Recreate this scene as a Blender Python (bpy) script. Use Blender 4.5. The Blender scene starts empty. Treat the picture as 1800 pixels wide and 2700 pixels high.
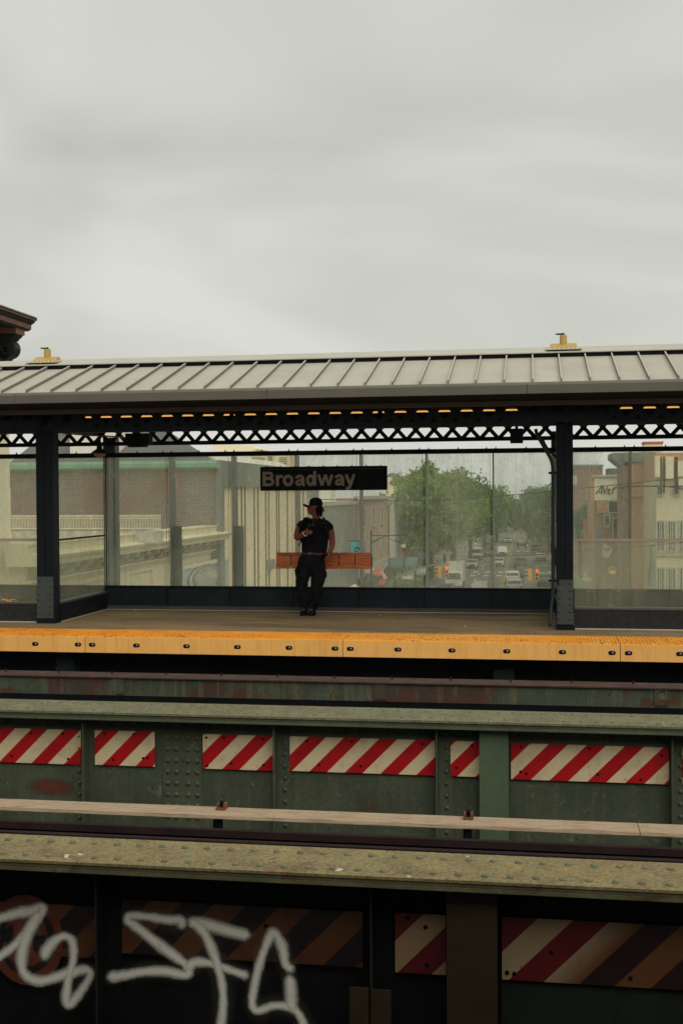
import bpy, bmesh, math, random
from mathutils import Vector, Matrix, Quaternion
random.seed(7)
S = bpy.context.scene
COL = S.collection
R = math.radians

# ---------------------------------------------------------------- camera
CZ = 1.8
YAW, PITCH, ROLL = R(9.27), R(-0.84), 0.00586
FPX = 3064.0
FW = Vector((-math.sin(YAW)*math.cos(PITCH), math.cos(YAW)*math.cos(PITCH), math.sin(PITCH)))
RT = FW.cross(Vector((0, 0, 1))).normalized()
UP = RT.cross(FW)
RT2 = RT*math.cos(ROLL) - UP*math.sin(ROLL)
UP2 = UP*math.cos(ROLL) + RT*math.sin(ROLL)
RT, UP = RT2, UP2
cam_d = bpy.data.cameras.new('camera')
cam_d.sensor_fit = 'VERTICAL'
cam_d.sensor_height = 36.0
cam_d.lens = FPX/2700.0*36.0
cam_d.clip_end = 6000.0
cam_d.clip_start = 0.05
cam = bpy.data.objects.new('camera', cam_d)
COL.objects.link(cam)
m = Matrix((( RT.x, UP.x, -FW.x, 0), (RT.y, UP.y, -FW.y, 0), (RT.z, UP.z, -FW.z, CZ), (0, 0, 0, 1)))
cam.matrix_world = m
S.camera = cam
CO = Vector((0, 0, CZ))

def ray(u, v):
    return FW + RT*((u-900.0)/FPX) - UP*((v-1350.0)/FPX)
def PY(u, v, Y):            # where the sight line through a photo point meets the plane y = Y
    r = ray(u, v); return CO + r*(Y/r.y)
def PZ(u, v, Z):
    r = ray(u, v); return CO + r*((Z-CZ)/r.z)
def PX(u, v, X):
    r = ray(u, v); return CO + r*(X/r.x)
def XY(u, Y): return PY(u, 1400, Y).x
def ZY(u, v, Y): return PY(u, v, Y).z

# ---------------------------------------------------------------- light
S.view_settings.view_transform = 'Standard'
S.view_settings.look = 'None'
S.view_settings.gamma = 1.0
S.view_settings.exposure = 0.2
SUN_EL, SUN_ROT = R(46), R(148)
W = bpy.data.worlds.new('World'); S.world = W; W.use_nodes = True
nt = W.node_tree; nt.nodes.clear()
def N(t, **k):
    n = nt.nodes.new(t)
    for a, b in k.items(): setattr(n, a, b)
    return n
out = N('ShaderNodeOutputWorld'); bg = N('ShaderNodeBackground'); bg.inputs['Strength'].default_value = 0.1
sky = N('ShaderNodeTexSky', sky_type='NISHITA'); sky.sun_disc = False
sky.sun_elevation = SUN_EL; sky.sun_rotation = SUN_ROT; sky.dust_density = 6.0; sky.air_density = 1.0
tc = N('ShaderNodeTexCoord')
mp = N('ShaderNodeMapping'); mp.inputs['Scale'].default_value = (1.6, 1.2, 4.6); mp.inputs['Rotation'].default_value = (0, R(-9), 0)
mp.inputs['Location'].default_value = (0.35, 0.2, 0.5)
nz = N('ShaderNodeTexNoise'); nz.inputs['Scale'].default_value = 1.15; nz.inputs['Detail'].default_value = 3.0
nz.inputs['Roughness'].default_value = 0.45; nz.inputs['Distortion'].default_value = 0.9
cr = N('ShaderNodeValToRGB')
cr.color_ramp.elements[0].position = 0.30; cr.color_ramp.elements[0].color = (4.4, 4.5, 4.1, 1)
cr.color_ramp.elements[1].position = 0.66; cr.color_ramp.elements[1].color = (6.4, 6.42, 5.9, 1)
e = cr.color_ramp.elements.new(0.5); e.color = (5.5, 5.55, 5.07, 1)
mx = N('ShaderNodeMix', data_type='RGBA'); mx.inputs[0].default_value = 0.97
L = nt.links.new
L(tc.outputs['Generated'], mp.inputs['Vector']); L(mp.outputs[0], nz.inputs['Vector']); L(nz.outputs['Fac'], cr.inputs['Fac'])
L(sky.outputs[0], mx.inputs[6]); L(cr.outputs['Color'], mx.inputs[7]); L(mx.outputs[2], bg.inputs['Color']); L(bg.outputs[0], out.inputs['Surface'])

sd = bpy.data.lights.new('sun', 'SUN'); sd.energy = 1.5; sd.angle = R(60); sd.color = (1.0, 0.94, 0.84)
sun = bpy.data.objects.new('sun', sd); COL.objects.link(sun)
d = Vector((math.sin(SUN_ROT)*math.cos(SUN_EL), math.cos(SUN_ROT)*math.cos(SUN_EL), math.sin(SUN_EL)))
sun.rotation_euler = d.to_track_quat('Z', 'Y').to_euler()
sun.location = (0, -20, 40)

# ---------------------------------------------------------------- mesh and naming helpers
def srgb(r, g, b):
    f = lambda c: (c/255.0/12.92) if c/255.0 <= 0.04045 else ((c/255.0+0.055)/1.055)**2.4
    return (f(r), f(g), f(b), 1.0)

class MB:
    def __init__(s): s.v = []; s.f = []; s.mi = []; s.uv = {}; s.cur = 0
    def add(s, vs, fs):
        b = len(s.v); s.v += [Vector(p) for p in vs]
        for f in fs: s.f.append([b+i for i in f]); s.mi.append(s.cur)
        return s
    def box(s, x0, x1, y0, y1, z0, z1):
        if x0 > x1: x0, x1 = x1, x0
        if y0 > y1: y0, y1 = y1, y0
        if z0 > z1: z0, z1 = z1, z0
        return s.add([(x0,y0,z0),(x1,y0,z0),(x1,y1,z0),(x0,y1,z0),(x0,y0,z1),(x1,y0,z1),(x1,y1,z1),(x0,y1,z1)],
            [(0,3,2,1),(4,5,6,7),(0,1,5,4),(1,2,6,5),(2,3,7,6),(3,0,4,7)])
    def prism(s, poly, axis, a, b):
        # poly: 2D points in the two other axes (x: (y,z), y: (x,z), z: (x,y)), extruded from a to b
        n = len(poly)
        def P(p, t):
            if axis == 'x': return (t, p[0], p[1])
            if axis == 'y': return (p[0], t, p[1])
            return (p[0], p[1], t)
        vs = [P(p, a) for p in poly] + [P(p, b) for p in poly]
        fs = [tuple(range(n)), tuple(range(2*n-1, n-1, -1))] + [(i, i+n, (i+1) % n + n, (i+1) % n) for i in range(n)]
        return s.add(vs, fs)
    def tube(s, pts, r, n=8, cap=True):
        pts = [Vector(p) for p in pts]; rs = r if isinstance(r, (list, tuple)) else [r]*len(pts)
        b = len(s.v); up0 = None
        for i, p in enumerate(pts):
            t = (pts[min(i+1, len(pts)-1)] - pts[max(i-1, 0)]).normalized()
            if up0 is None:
                up0 = t.orthogonal().normalized()
            up0 = (up0 - t*up0.dot(t)).normalized(); w = t.cross(up0)
            for k in range(n):
                a = 2*math.pi*k/n; s.v.append(p + (up0*math.cos(a) + w*math.sin(a))*rs[i])
        for i in range(len(pts)-1):
            for k in range(n):
                s.f.append([b+i*n+k, b+i*n+(k+1) % n, b+(i+1)*n+(k+1) % n, b+(i+1)*n+k]); s.mi.append(s.cur)
        if cap:
            s.f.append([b+k for k in range(n)][::-1]); s.mi.append(s.cur)
            s.f.append([b+(len(pts)-1)*n+k for k in range(n)]); s.mi.append(s.cur)
        return s
    def bar(s, a, b, w, t, nrm=(0, 1, 0)):
        # flat bar from a to b, width w in the plane across nrm, thickness t along nrm
        a, b, nrm = Vector(a), Vector(b), Vector(nrm); d = (b-a).normalized(); q = d.cross(nrm).normalized()*w/2; h = nrm*t/2
        return s.add([a-q-h, a+q-h, a+q+h, a-q+h, b-q-h, b+q-h, b+q+h, b-q+h],
            [(0,1,2,3),(7,6,5,4),(0,4,5,1),(1,5,6,2),(2,6,7,3),(3,7,4,0)])
    def dome(s, c, r, nrm='z', h=None, n=8):
        c = Vector(c); h = h or r*0.75
        ax = {'z': (Vector((1,0,0)), Vector((0,1,0)), Vector((0,0,1))), 'y-': (Vector((1,0,0)), Vector((0,0,1)), Vector((0,-1,0))),
              'x+': (Vector((0,1,0)), Vector((0,0,1)), Vector((1,0,0)))}[nrm]
        b = len(s.v); rings = [(1.0, 0.0), (0.86, 0.5), (0.5, 0.87)]
        for rr, hh in rings:
            for k in range(n):
                a = 2*math.pi*k/n; s.v.append(c + ax[0]*math.cos(a)*r*rr + ax[1]*math.sin(a)*r*rr + ax[2]*h*hh)
        s.v.append(c + ax[2]*h)
        for i in range(2):
            for k in range(n): s.f.append([b+i*n+k, b+i*n+(k+1) % n, b+(i+1)*n+(k+1) % n, b+(i+1)*n+k]); s.mi.append(s.cur)
        for k in range(n): s.f.append([b+2*n+k, b+2*n+(k+1) % n, b+3*n]); s.mi.append(s.cur)
        return s
    def sphere(s, c, rx, ry=None, rz=None, nu=12, nv=8, rot=None):
        ry = ry or rx; rz = rz or rx; c = Vector(c); b = len(s.v)
        for j in range(nv+1):
            th = math.pi*j/nv
            for k in range(nu):
                a = 2*math.pi*k/nu; p = Vector((rx*math.sin(th)*math.cos(a), ry*math.sin(th)*math.sin(a), rz*math.cos(th)))
                if rot: p = rot @ p
                s.v.append(c+p)
        for j in range(nv):
            for k in range(nu): s.f.append([b+j*nu+k, b+(j+1)*nu+k, b+(j+1)*nu+(k+1) % nu, b+j*nu+(k+1) % nu]); s.mi.append(s.cur)
        return s
    def loft(s, rings, n=16, cap=True):
        # rings: (centre, rx, ry [, axis_x, axis_y])
        b = len(s.v)
        for rg in rings:
            c = Vector(rg[0]); ax = Vector(rg[3]) if len(rg) > 3 else Vector((1,0,0)); ay = Vector(rg[4]) if len(rg) > 4 else Vector((0,1,0))
            for k in range(n):
                a = 2*math.pi*k/n; s.v.append(c + ax*math.cos(a)*rg[1] + ay*math.sin(a)*rg[2])
        for i in range(len(rings)-1):
            for k in range(n): s.f.append([b+i*n+k, b+i*n+(k+1) % n, b+(i+1)*n+(k+1) % n, b+(i+1)*n+k]); s.mi.append(s.cur)
        if cap:
            s.f.append([b+k for k in range(n)][::-1]); s.mi.append(s.cur)
            s.f.append([b+(len(rings)-1)*n+k for k in range(n)]); s.mi.append(s.cur)
        return s
    def cyl(s, a, b, r, n=12): return s.tube([a, b], r, n)

WLOC = {}     # world location of every object made, for parenting
def tag(o, label=None, cat=None, group=None, kind=None):
    if label: o['label'] = label
    if cat: o['category'] = cat
    if group: o['group'] = group
    if kind: o['kind'] = kind
    return o
def thing(name, label, cat, loc=(0, 0, 0), group=None):
    o = bpy.data.objects.new(name, None); COL.objects.link(o); o.empty_display_size = 0.2
    o.location = loc; WLOC[o.name] = Vector(loc)
    return tag(o, label, cat, group)
def obj(name, mb, mat, parent=None, label=None, cat=None, group=None, kind=None, smooth=False, local=False, fix=True, bevel=0):
    """one mesh object; vertices in mb are world coordinates (or already local to the parent if local)"""
    vs = mb.v
    if local: loc = Vector((0, 0, 0)); shift = Vector((0, 0, 0)); w = WLOC[parent.name] if parent else Vector((0, 0, 0))
    else:
        xs = [p.x for p in vs]; ys = [p.y for p in vs]; zs = [p.z for p in vs]
        w = Vector(((min(xs)+max(xs))/2, (min(ys)+max(ys))/2, min(zs))); shift = w
        loc = w - (WLOC[parent.name] if parent else Vector((0, 0, 0)))
    me = bpy.data.meshes.new(name)
    me.from_pydata([tuple(p - shift) for p in vs], [], mb.f)
    mats = mat if isinstance(mat, (list, tuple)) else [mat]
    for q in mats: me.materials.append(q)
    for i, p in enumerate(me.polygons): p.material_index = mb.mi[i]
    if mb.uv:
        ul = me.uv_layers.new(name='UVMap')
        for p in me.polygons:
            for li in p.loop_indices:
                ul.data[li].uv = mb.uv.get(me.loops[li].vertex_index, (0, 0))
    me.validate()
    if fix:
        b = bmesh.new(); b.from_mesh(me); bmesh.ops.recalc_face_normals(b, faces=b.faces[:]); b.to_mesh(me); b.free()
    if smooth:
        for p in me.polygons: p.use_smooth = True
    me.update()
    o = bpy.data.objects.new(name, me); COL.objects.link(o); o.location = loc; WLOC[o.name] = w
    if parent: o.parent = parent
    if bevel:
        bv = o.modifiers.new('bevel', 'BEVEL'); bv.width = bevel; bv.segments = 2; bv.limit_method = 'ANGLE'; bv.angle_limit = R(40)
    return tag(o, label, cat, group, kind)
def copy_tree(o, parent=None):
    c = o.copy(); COL.objects.link(c); c.parent = parent
    for ch in [q for q in bpy.data.objects if q.parent == o and q != c]: copy_tree(ch, c)
    return c
def catmull(pts, n=8):
    pts = [Vector(p) for p in pts]; P = [pts[0]] + pts + [pts[-1]]; outp = []
    for i in range(1, len(P)-2):
        p0, p1, p2, p3 = P[i-1], P[i], P[i+1], P[i+2]
        for k in range(n):
            t = k/n
            outp.append(0.5*((2*p1) + (p2-p0)*t + (2*p0-5*p1+4*p2-p3)*t*t + (3*p1-p0-3*p2+p3)*t**3))
    outp.append(pts[-1]); return outp

# ---------------------------------------------------------------- materials
def new_mat(name):
    mt = bpy.data.materials.new(name); mt.use_nodes = True; t = mt.node_tree; t.nodes.clear()
    o = t.nodes.new('ShaderNodeOutputMaterial'); b = t.nodes.new('ShaderNodeBsdfPrincipled'); t.links.new(b.outputs[0], o.inputs['Surface'])
    return mt, t, b, o
def pos(t, scale=(1, 1, 1)):
    g = t.nodes.new('ShaderNodeNewGeometry'); mpn = t.nodes.new('ShaderNodeMapping'); mpn.inputs['Scale'].default_value = scale
    t.links.new(g.outputs['Position'], mpn.inputs['Vector']); return mpn.outputs[0]
def noise(t, vec, scale, detail=4, rough=0.55, dist=0.0):
    n = t.nodes.new('ShaderNodeTexNoise'); n.inputs['Scale'].default_value = scale; n.inputs['Detail'].default_value = detail
    n.inputs['Roughness'].default_value = rough; n.inputs['Distortion'].default_value = dist
    t.links.new(vec, n.inputs['Vector']); return n.outputs['Fac']
def ramp(t, fac, a, b, ca=(0, 0, 0, 1), cb=(1, 1, 1, 1)):
    r = t.nodes.new('ShaderNodeValToRGB'); r.color_ramp.elements[0].position = a; r.color_ramp.elements[0].color = ca
    r.color_ramp.elements[1].position = b; r.color_ramp.elements[1].color = cb; t.links.new(fac, r.inputs['Fac']); return r.outputs['Color']
def mix(t, fac, a, b, mode='MIX'):
    n = t.nodes.new('ShaderNodeMix'); n.data_type = 'RGBA'; n.blend_type = mode
    for s_, v in ((n.inputs[0], fac), (n.inputs[6], a), (n.inputs[7], b)):
        if hasattr(v, 'is_output'): t.links.new(v, s_)
        else: s_.default_value = v
    return n.outputs[2]
def math_(t, op, a, b=0.5):
    n = t.nodes.new('ShaderNodeMath'); n.operation = op
    for s_, v in ((n.inputs[0], a), (n.inputs[1], b)):
        if hasattr(v, 'is_output'): t.links.new(v, s_)
        else: s_.default_value = v
    return n.outputs[0]
def bump(t, bs, h, strength=0.3, dist=0.01):
    n = t.nodes.new('ShaderNodeBump'); n.inputs['Strength'].default_value = strength; n.inputs['Distance'].default_value = dist
    t.links.new(h, n.inputs['Height']); t.links.new(n.outputs[0], bs.inputs['Normal'])
def dark(c, k): return (c[0]*k, c[1]*k, c[2]*k, 1)

def M(name, col, rough=0.6, metal=0.0, var=0.25, vs=3.0, col2=None, c2amt=0.5, streak=0.0, streakcol=None, fine=0.12, fs=60.0, bmp=0.15, spec=0.4, c2scale=1.5, squash=(1, 1, 1), spots=None):
    mt, t, b, o = new_mat(name)
    p = pos(t, squash)
    base = mix(t, ramp(t, noise(t, p, vs, 5), 0.3, 0.7), dark(col, 1-var), dark(col, 1+var))
    if col2: base = mix(t, ramp(t, noise(t, p, c2scale, 6, 0.65, 0.6), c2amt, c2amt+0.12), base, col2)
    if streak:
        ps = pos(t, (6, 6, 0.35)); sc = streakcol or dark(col, 0.5)
        f = ramp(t, noise(t, ps, 2.0, 5, 0.7), 0.5, 0.75, (0, 0, 0, 1), (streak, streak, streak, 1)); base = mix(t, f, base, sc)
    if spots:
        for (sc_, th_, cl_) in spots:
            base = mix(t, ramp(t, noise(t, p, sc_, 7, .75, .8), th_-.055, th_-.01), base, cl_)
    fn = noise(t, p, fs, 3)
    base = mix(t, ramp(t, fn, 0.35, 0.7), base, mix(t, 0.5, base, dark(col, 1-fine*4 if fine*4 < 1 else 0)), 'MIX') if fine else base
    t.links.new(base, b.inputs['Base Color']); b.inputs['Roughness'].default_value = rough; b.inputs['Metallic'].default_value = metal
    b.inputs['Specular IOR Level'].default_value = spec if max(col[:3]) > .05 else min(spec, .12)
    if bmp: bump(t, b, fn, bmp, 0.004)
    return mt
# ================================================================ materials of the railway
RUST = srgb(96, 52, 34); GREEN = srgb(74, 92, 70)
m_web2 = M('girder_web_paint', (0.078, 0.096, 0.060, 1), .55, var=.22, vs=2.2, col2=(0.07, 0.085, 0.05, 1), c2amt=.62, streak=.6, streakcol=(0.15, 0.165, 0.10, 1), fine=.12, fs=45, spots=((7, .66, (0.2, 0.22, 0.14, 1)), (11, .67, (0.035, 0.04, 0.03, 1)), (3.2, .70, (0.11, 0.05, 0.028, 1))))
m_patch = M('girder_patch_paint', (0.092, 0.14, 0.08, 1), .5, var=.12, vs=4, col2=(0.2, 0.26, 0.12, 1), c2amt=.66, fine=.08, fs=50)
m_flange2 = M('girder_flange_paint', (0.215, 0.205, 0.115, 1), .75, var=.18, vs=6, col2=(0.2, 0.11, 0.06, 1), c2amt=.68, fine=.25, fs=38, bmp=.5, spots=((9, .64, (0.15, 0.07, 0.035, 1)), (16, .66, (0.07, 0.075, 0.05, 1))))
m_edge2 = M('girder_edge_paint', (0.10, 0.12, 0.07, 1), .6, var=.25, vs=5, col2=(0.15, 0.07, 0.035, 1), c2amt=.56, streak=.3, fine=.1)
m_rivet2 = M('rivet_paint', (0.14, 0.17, 0.105, 1), .55, var=.3, vs=9, col2=(0.17, 0.08, 0.045, 1), c2amt=.6, c2scale=9, fine=.1)
m_flange3 = M('near_flange_paint', (0.33, 0.265, 0.12, 1), .75, var=.18, vs=5, col2=(0.25, 0.17, 0.08, 1), c2amt=.54, fine=.25, fs=55, bmp=.6, c2scale=4, spots=((10, .66, (0.22, 0.09, 0.04, 1)), (20, .67, (0.10, 0.09, 0.05, 1)), (6, .70, (0.4, 0.4, 0.26, 1))))
m_rivet3 = M('near_rivet_paint', (0.19, 0.215, 0.125, 1), .5, var=.25, vs=9, col2=(0.28, 0.16, 0.07, 1), c2amt=.57, c2scale=8, fine=.1)
m_edge3 = M('near_edge_paint', (0.16, 0.15, 0.08, 1), .6, var=.3, vs=5, col2=(0.1, 0.03, 0.02, 1), c2amt=.55, c2scale=4, fine=.1)
m_web3 = M('near_web_shade_paint', (0.009, 0.011, 0.011, 1), .7, var=.3, vs=2, col2=(0.018, 0.022, 0.016, 1), c2amt=.6, fine=.1, fs=40)  # base colour darkened to stand for shade under the near canopy
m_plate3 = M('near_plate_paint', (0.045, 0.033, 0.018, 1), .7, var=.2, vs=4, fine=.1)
m_beam = M('rusty_beam_paint', (0.06, 0.085, 0.055, 1), .6, var=.35, vs=3, col2=(0.07, 0.032, 0.022, 1), c2amt=.5, c2scale=1.1, streak=.9, streakcol=(0.19, 0.165, 0.08, 1), fine=.15, spots=((2.6, .60, (0.10, 0.03, 0.018, 1)), (14, .66, (0.02, 0.02, 0.015, 1))))
m_beamtop = M('rusty_beam_top', (0.075, 0.040, 0.030, 1), .8, var=.4, vs=6, col2=(0.2, 0.14, 0.08, 1), c2amt=.68, c2scale=7, fine=.15, spots=((18, .68, (0.4, 0.32, 0.2, 1)),))
m_dark = M('dark_steel', (0.006, 0.008, 0.011, 1), .6, var=.2, fine=.05)
m_navy = M('dark_blue_paint', (0.008, 0.012, 0.017, 1), .5, var=.25, vs=4, col2=(0.018, 0.022, 0.025, 1), c2amt=.7, c2scale=7, fine=.08)
m_bplate = M('grey_green_plate_paint', (0.05, 0.064, 0.06, 1), .5, var=.2, vs=5, fine=.08)
m_chord = M('truss_paint', (0.026, 0.038, 0.046, 1), .5, var=.25, vs=5, fine=.08)
m_rail = M('rail_steel', (0.026, 0.014, 0.014, 1), .6, var=.25, vs=4, fine=.1)
m_tie = M('timber_tie', (0.02, 0.017, 0.014, 1), .9, var=.3)

def mat_board():
    mt, t, b, o = new_mat('cover_board_fibreglass')
    p = pos(t, (0.6, 9, 9)); base = mix(t, ramp(t, noise(t, p, 3.0, 6, .6), .3, .72), (0.40, 0.29, 0.19, 1), (0.50, 0.39, 0.27, 1))
    g = pos(t, (1.2, 40, 40)); base = mix(t, ramp(t, noise(t, g, 4, 4), .5, .62), base, (0.26, 0.16, 0.09, 1))
    p3 = pos(t, (14, 1, 3)); base = mix(t, ramp(t, noise(t, p3, 3, 3), .55, .8, (0, 0, 0, 1), (.5, .5, .5, 1)), base, (0.25, 0.17, 0.1, 1))
    t.links.new(base, b.inputs['Base Color']); b.inputs['Roughness'].default_value = .8; return mt
m_cover = mat_board()

XL, XR = -12.0, 8.0
# ================================================================ trackbed (setting)
b = MB().box(XL-8, XR+8, 2.0, 19.0, -1.55, -1.40)
obj('trackbed', b, m_tie, kind='structure')
for i, Y in enumerate((6.7, 7.3)): pass

# running rail and power rail
def rail(name, Y, ztop, label, cat, mat, w=.07, h=.17):
    b = MB(); zf = ztop-h
    prof = [(Y-w/2, ztop-.045), (Y-w/2+.01, ztop), (Y+w/2-.01, ztop), (Y+w/2, ztop-.045), (Y+.012, ztop-.06), (Y+.012, zf+.03), (Y+.07, zf+.012), (Y+.07, zf), (Y-.07, zf), (Y-.07, zf+.012), (Y-.012, zf+.03), (Y-.012, ztop-.06)]
    b.prism(prof, 'x', XL, XR)
    return obj(name, b, mat, label=label, cat=cat)
rail('running_rail', 7.9, ZY(600, 2191, 7.87), 'dark running rail just behind the sand coloured riveted flange of the nearest girder', 'rail', m_rail)
rail('guard_rail', 7.45, ZY(600, 2220, 7.42), 'dark reddish guard rail closest to the nearest girder, in front of the running rail', 'rail', m_rail)
# pale cover board: sections, with brackets
def cover_board(x0, x1, label, gap):
    t = thing('cover_board', label, 'cover board', ((x0+x1)/2, 8.4, -.56), 'pale cover boards between the girders')
    zt_ = ZY(900, 2162, 8.28); zb_ = ZY(900, 2171.5, 8.28); yk_ = PZ(900, 2140, zt_).y
    b = MB(); prof = [(8.272, zb_), (8.28, zt_-.003), (8.295, zt_), (yk_, zt_), (yk_+.005, zt_-.01), (yk_+.005, zb_)]
    b.prism(prof, 'x', x0, x1-gap)
    obj('board', b, m_cover, t)
    x = math.ceil(x0)
    return t
ub = XY(1686, 8.27)
tA = cover_board(XL, ub, 'long pale weathered cover board left of the joint', .006)
tB = cover_board(ub, XR, 'short pale cover board right of the joint, at the right edge', 0)
m_clip = M('rusty_clip', (0.22, 0.085, 0.03, 1), .7, var=.3)
def clip(u, v):
    x = XY(u, 8.5)
    zc_ = ZY(900, 2162, 8.28); b = MB().box(x-.035, x+.035, 8.40, 8.49, zc_, zc_+.016).box(x-.033, x-.018, 8.41, 8.48, zc_+.016, zc_+.045).box(x+.018, x+.033, 8.41, 8.48, zc_+.016, zc_+.045)
    obj('clip', b, m_clip, tA)
    b = MB().cyl((x, 8.44, zc_+.016), (x, 8.44, zc_+.06), .013, 6).dome((x, 8.44, zc_+.055), .018)
    obj('clip_bolt', b, m_dark, tA)
    b = MB().box(x-.03, x+.03, 8.30, 8.36, -1.4, zc_-.05)
    obj('bracket', b, m_dark, tA)
clip(585, 2128); clip(1232, 2154)

# ================================================================ girders
def rivets(b, xs, y, z, r, nrm='z', h=None):
    for x in xs: b.dome((x, y, z), r, nrm, h)
def frange(a, b_, s):
    o_ = []; x = a
    while x < b_: o_.append(x); x += s
    return o_

# ---- middle girder (thing) at y 9.47..9.99
ZT = -.05
WY = 9.70    # web face
ZB = -1.38
g2 = thing('plate_girder', 'long green riveted plate girder carrying the bright red and white striped boards', 'girder', (0, 9.73, ZB))
b = MB().box(XL, XR, 9.47, 9.99, ZT-.018, ZT)
b.cur = 1
rivets(b, frange(XL, 5, .1215), 9.56, ZT, .021, h=.013); rivets(b, frange(XL+.06, 5, .1215), 9.86, ZT, .021, h=.013)
obj('top_flange', b, [m_flange2, m_rivet2], g2)
b = MB().box(XL, XR, 9.485, 9.975, ZT-.042, ZT-.021).box(XL, XR, 9.478, 9.982, ZT-.07, ZT-.045)
obj('cover_plate', b, m_edge2, g2)
b = MB().box(XL, XR, WY, WY+.012, ZB, ZT-.07)
obj('web', b, m_web2, g2)
b = MB().box(XL, XR, WY-.012, WY-.001, ZT-.21, ZT-.071)
rivets(b, frange(XL, 5, .1215), WY-.012, ZT-.14, .018, 'y-')
obj('flange_angle', b, m_web2, g2)
b = MB().box(XL, XR, WY-.012, WY-.001, ZB, ZB+.14).box(XL, XR, 9.5, WY-.013, ZB-.02, ZB)
obj('bottom_angle', b, m_web2, g2)
def stiff2(u, right):
    x = XY(u, WY-.1); bb = MB()
    bb.box(x-.007, x+.007, WY-.125, WY-.002, ZB, ZT-.075)
    if right: bb.box(x+.008, x+.13, WY-.014, WY-.002, ZB, ZT-.212)
    else: bb.box(x-.13, x-.008, WY-.014, WY-.002, ZB, ZT-.212)
    for z in frange(ZB+.05, ZT-.25, .102): bb.dome((x+(.075 if right else -.075), WY-.014, z), .019, 'y-')
    obj('stiffener', bb, m_web2, g2)
stiff2(216, False); stiff2(719, True); stiff2(1148, True); stiff2(1770, True); stiff2(-260, True)
# splice plate with four rivet columns
x0, x1 = XY(427, WY), XY(529, WY)
bb = MB().box(x0, x1, WY-.014, WY-.001, ZB, ZT-.212)
ztop = ZY(480, 1945, WY)
for u in (439, 462, 493, 517):
    x = XY(u, WY); z = ztop
    while z > ZB+.03: bb.dome((x, WY-.014, z), .022, 'y-'); z -= .0985
obj('splice_plate', bb, m_web2, g2)
x0, x1 = XY(1262, WY-.03), XY(1338, WY-.03)
obj('patch_plate', MB().box(x0, x1, WY-.13, WY-.118, ZB, ZT-.075), m_patch, g2)
obj('patch_web', MB().box((x0+x1)/2-.01, (x0+x1)/2+.01, WY-.118, WY-.002, ZB, ZT-.075), m_web2, g2)
# a rust red smear of primer on the left of the web
mt, t, bs, o = new_mat('rust_smear')
g = t.nodes.new('ShaderNodeTexCoord'); mpn = t.nodes.new('ShaderNodeMapping'); mpn.inputs['Location'].default_value = (-.5, -.5, 0); t.links.new(g.outputs['UV'], mpn.inputs['Vector'])
gr = t.nodes.new('ShaderNodeTexGradient'); gr.gradient_type = 'SPHERICAL'; mp2 = t.nodes.new('ShaderNodeMapping'); mp2.inputs['Scale'].default_value = (2, 2, 2)
t.links.new(mpn.outputs[0], mp2.inputs['Vector']); t.links.new(mp2.outputs[0], gr.inputs['Vector'])
nf = noise(t, pos(t, (1, 1, 2)), 6, 4)
al = math_(t, 'MULTIPLY', ramp(t, gr.outputs['Fac'], .05, .6), math_(t, 'ADD', nf, .25))
bs.inputs['Base Color'].default_value = (0.16, 0.035, 0.02, 1); bs.inputs['Roughness'].default_value = .7; t.links.new(al, bs.inputs['Alpha'])
m_smear = mt
a, c = PY(60, 2045, WY), PY(215, 2105, WY)
bb = MB(); bb.add([(a.x, WY-.004, c.z), (c.x, WY-.004, c.z), (c.x, WY-.004, a.z), (a.x, WY-.004, a.z)], [(0, 1, 2, 3)]); bb.uv = {0: (0, 0), 1: (1, 0), 2: (1, 1), 3: (0, 1)}
obj('rust_stain', bb, m_smear, g2, fix=False)

# ---- striped boards
def mat_stripe(name, light, red, grime=.35, dirtcol=(0.12, 0.07, 0.03, 1), light_fade=None):
    mt, t, b, o = new_mat(name)
    tc_ = t.nodes.new('ShaderNodeTexCoord'); sp = t.nodes.new('ShaderNodeSeparateXYZ'); t.links.new(tc_.outputs['UV'], sp.inputs[0])
    fr = math_(t, 'FRACT', sp.outputs['X']); st = math_(t, 'LESS_THAN', fr, .5)
    p = pos(t)
    li = mix(t, ramp(t, noise(t, p, 5, 6, .7), .45, .75, (0, 0, 0, 1), (grime, grime, grime, 1)), light, dirtcol)
    rd = mix(t, ramp(t, noise(t, p, 7, 5), .45, .8, (0, 0, 0, 1), (.6, .6, .6, 1)), red, dark(red, .45))
    if light_fade:
        fl = mix(t, ramp(t, sp.outputs['X'], light_fade[0], light_fade[1]), li, light_fade[2]); fd = mix(t, ramp(t, sp.outputs['X'], light_fade[0], light_fade[1]), rd, light_fade[3]); li, rd = fl, fd
    c = mix(t, st, li, rd)
    spk = ramp(t, noise(t, p, 42, 2), .68, .72)
    c = mix(t, math_(t, 'MULTIPLY', spk, .5), c, (0.06, 0.03, 0.02, 1))
    t.links.new(c, b.inputs['Base Color']); b.inputs['Roughness'].default_value = .45; return mt
m_st2 = mat_stripe('striped_sheet', (0.80, 0.65, 0.40, 1), (0.50, 0.006, 0.012, 1))
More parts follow.
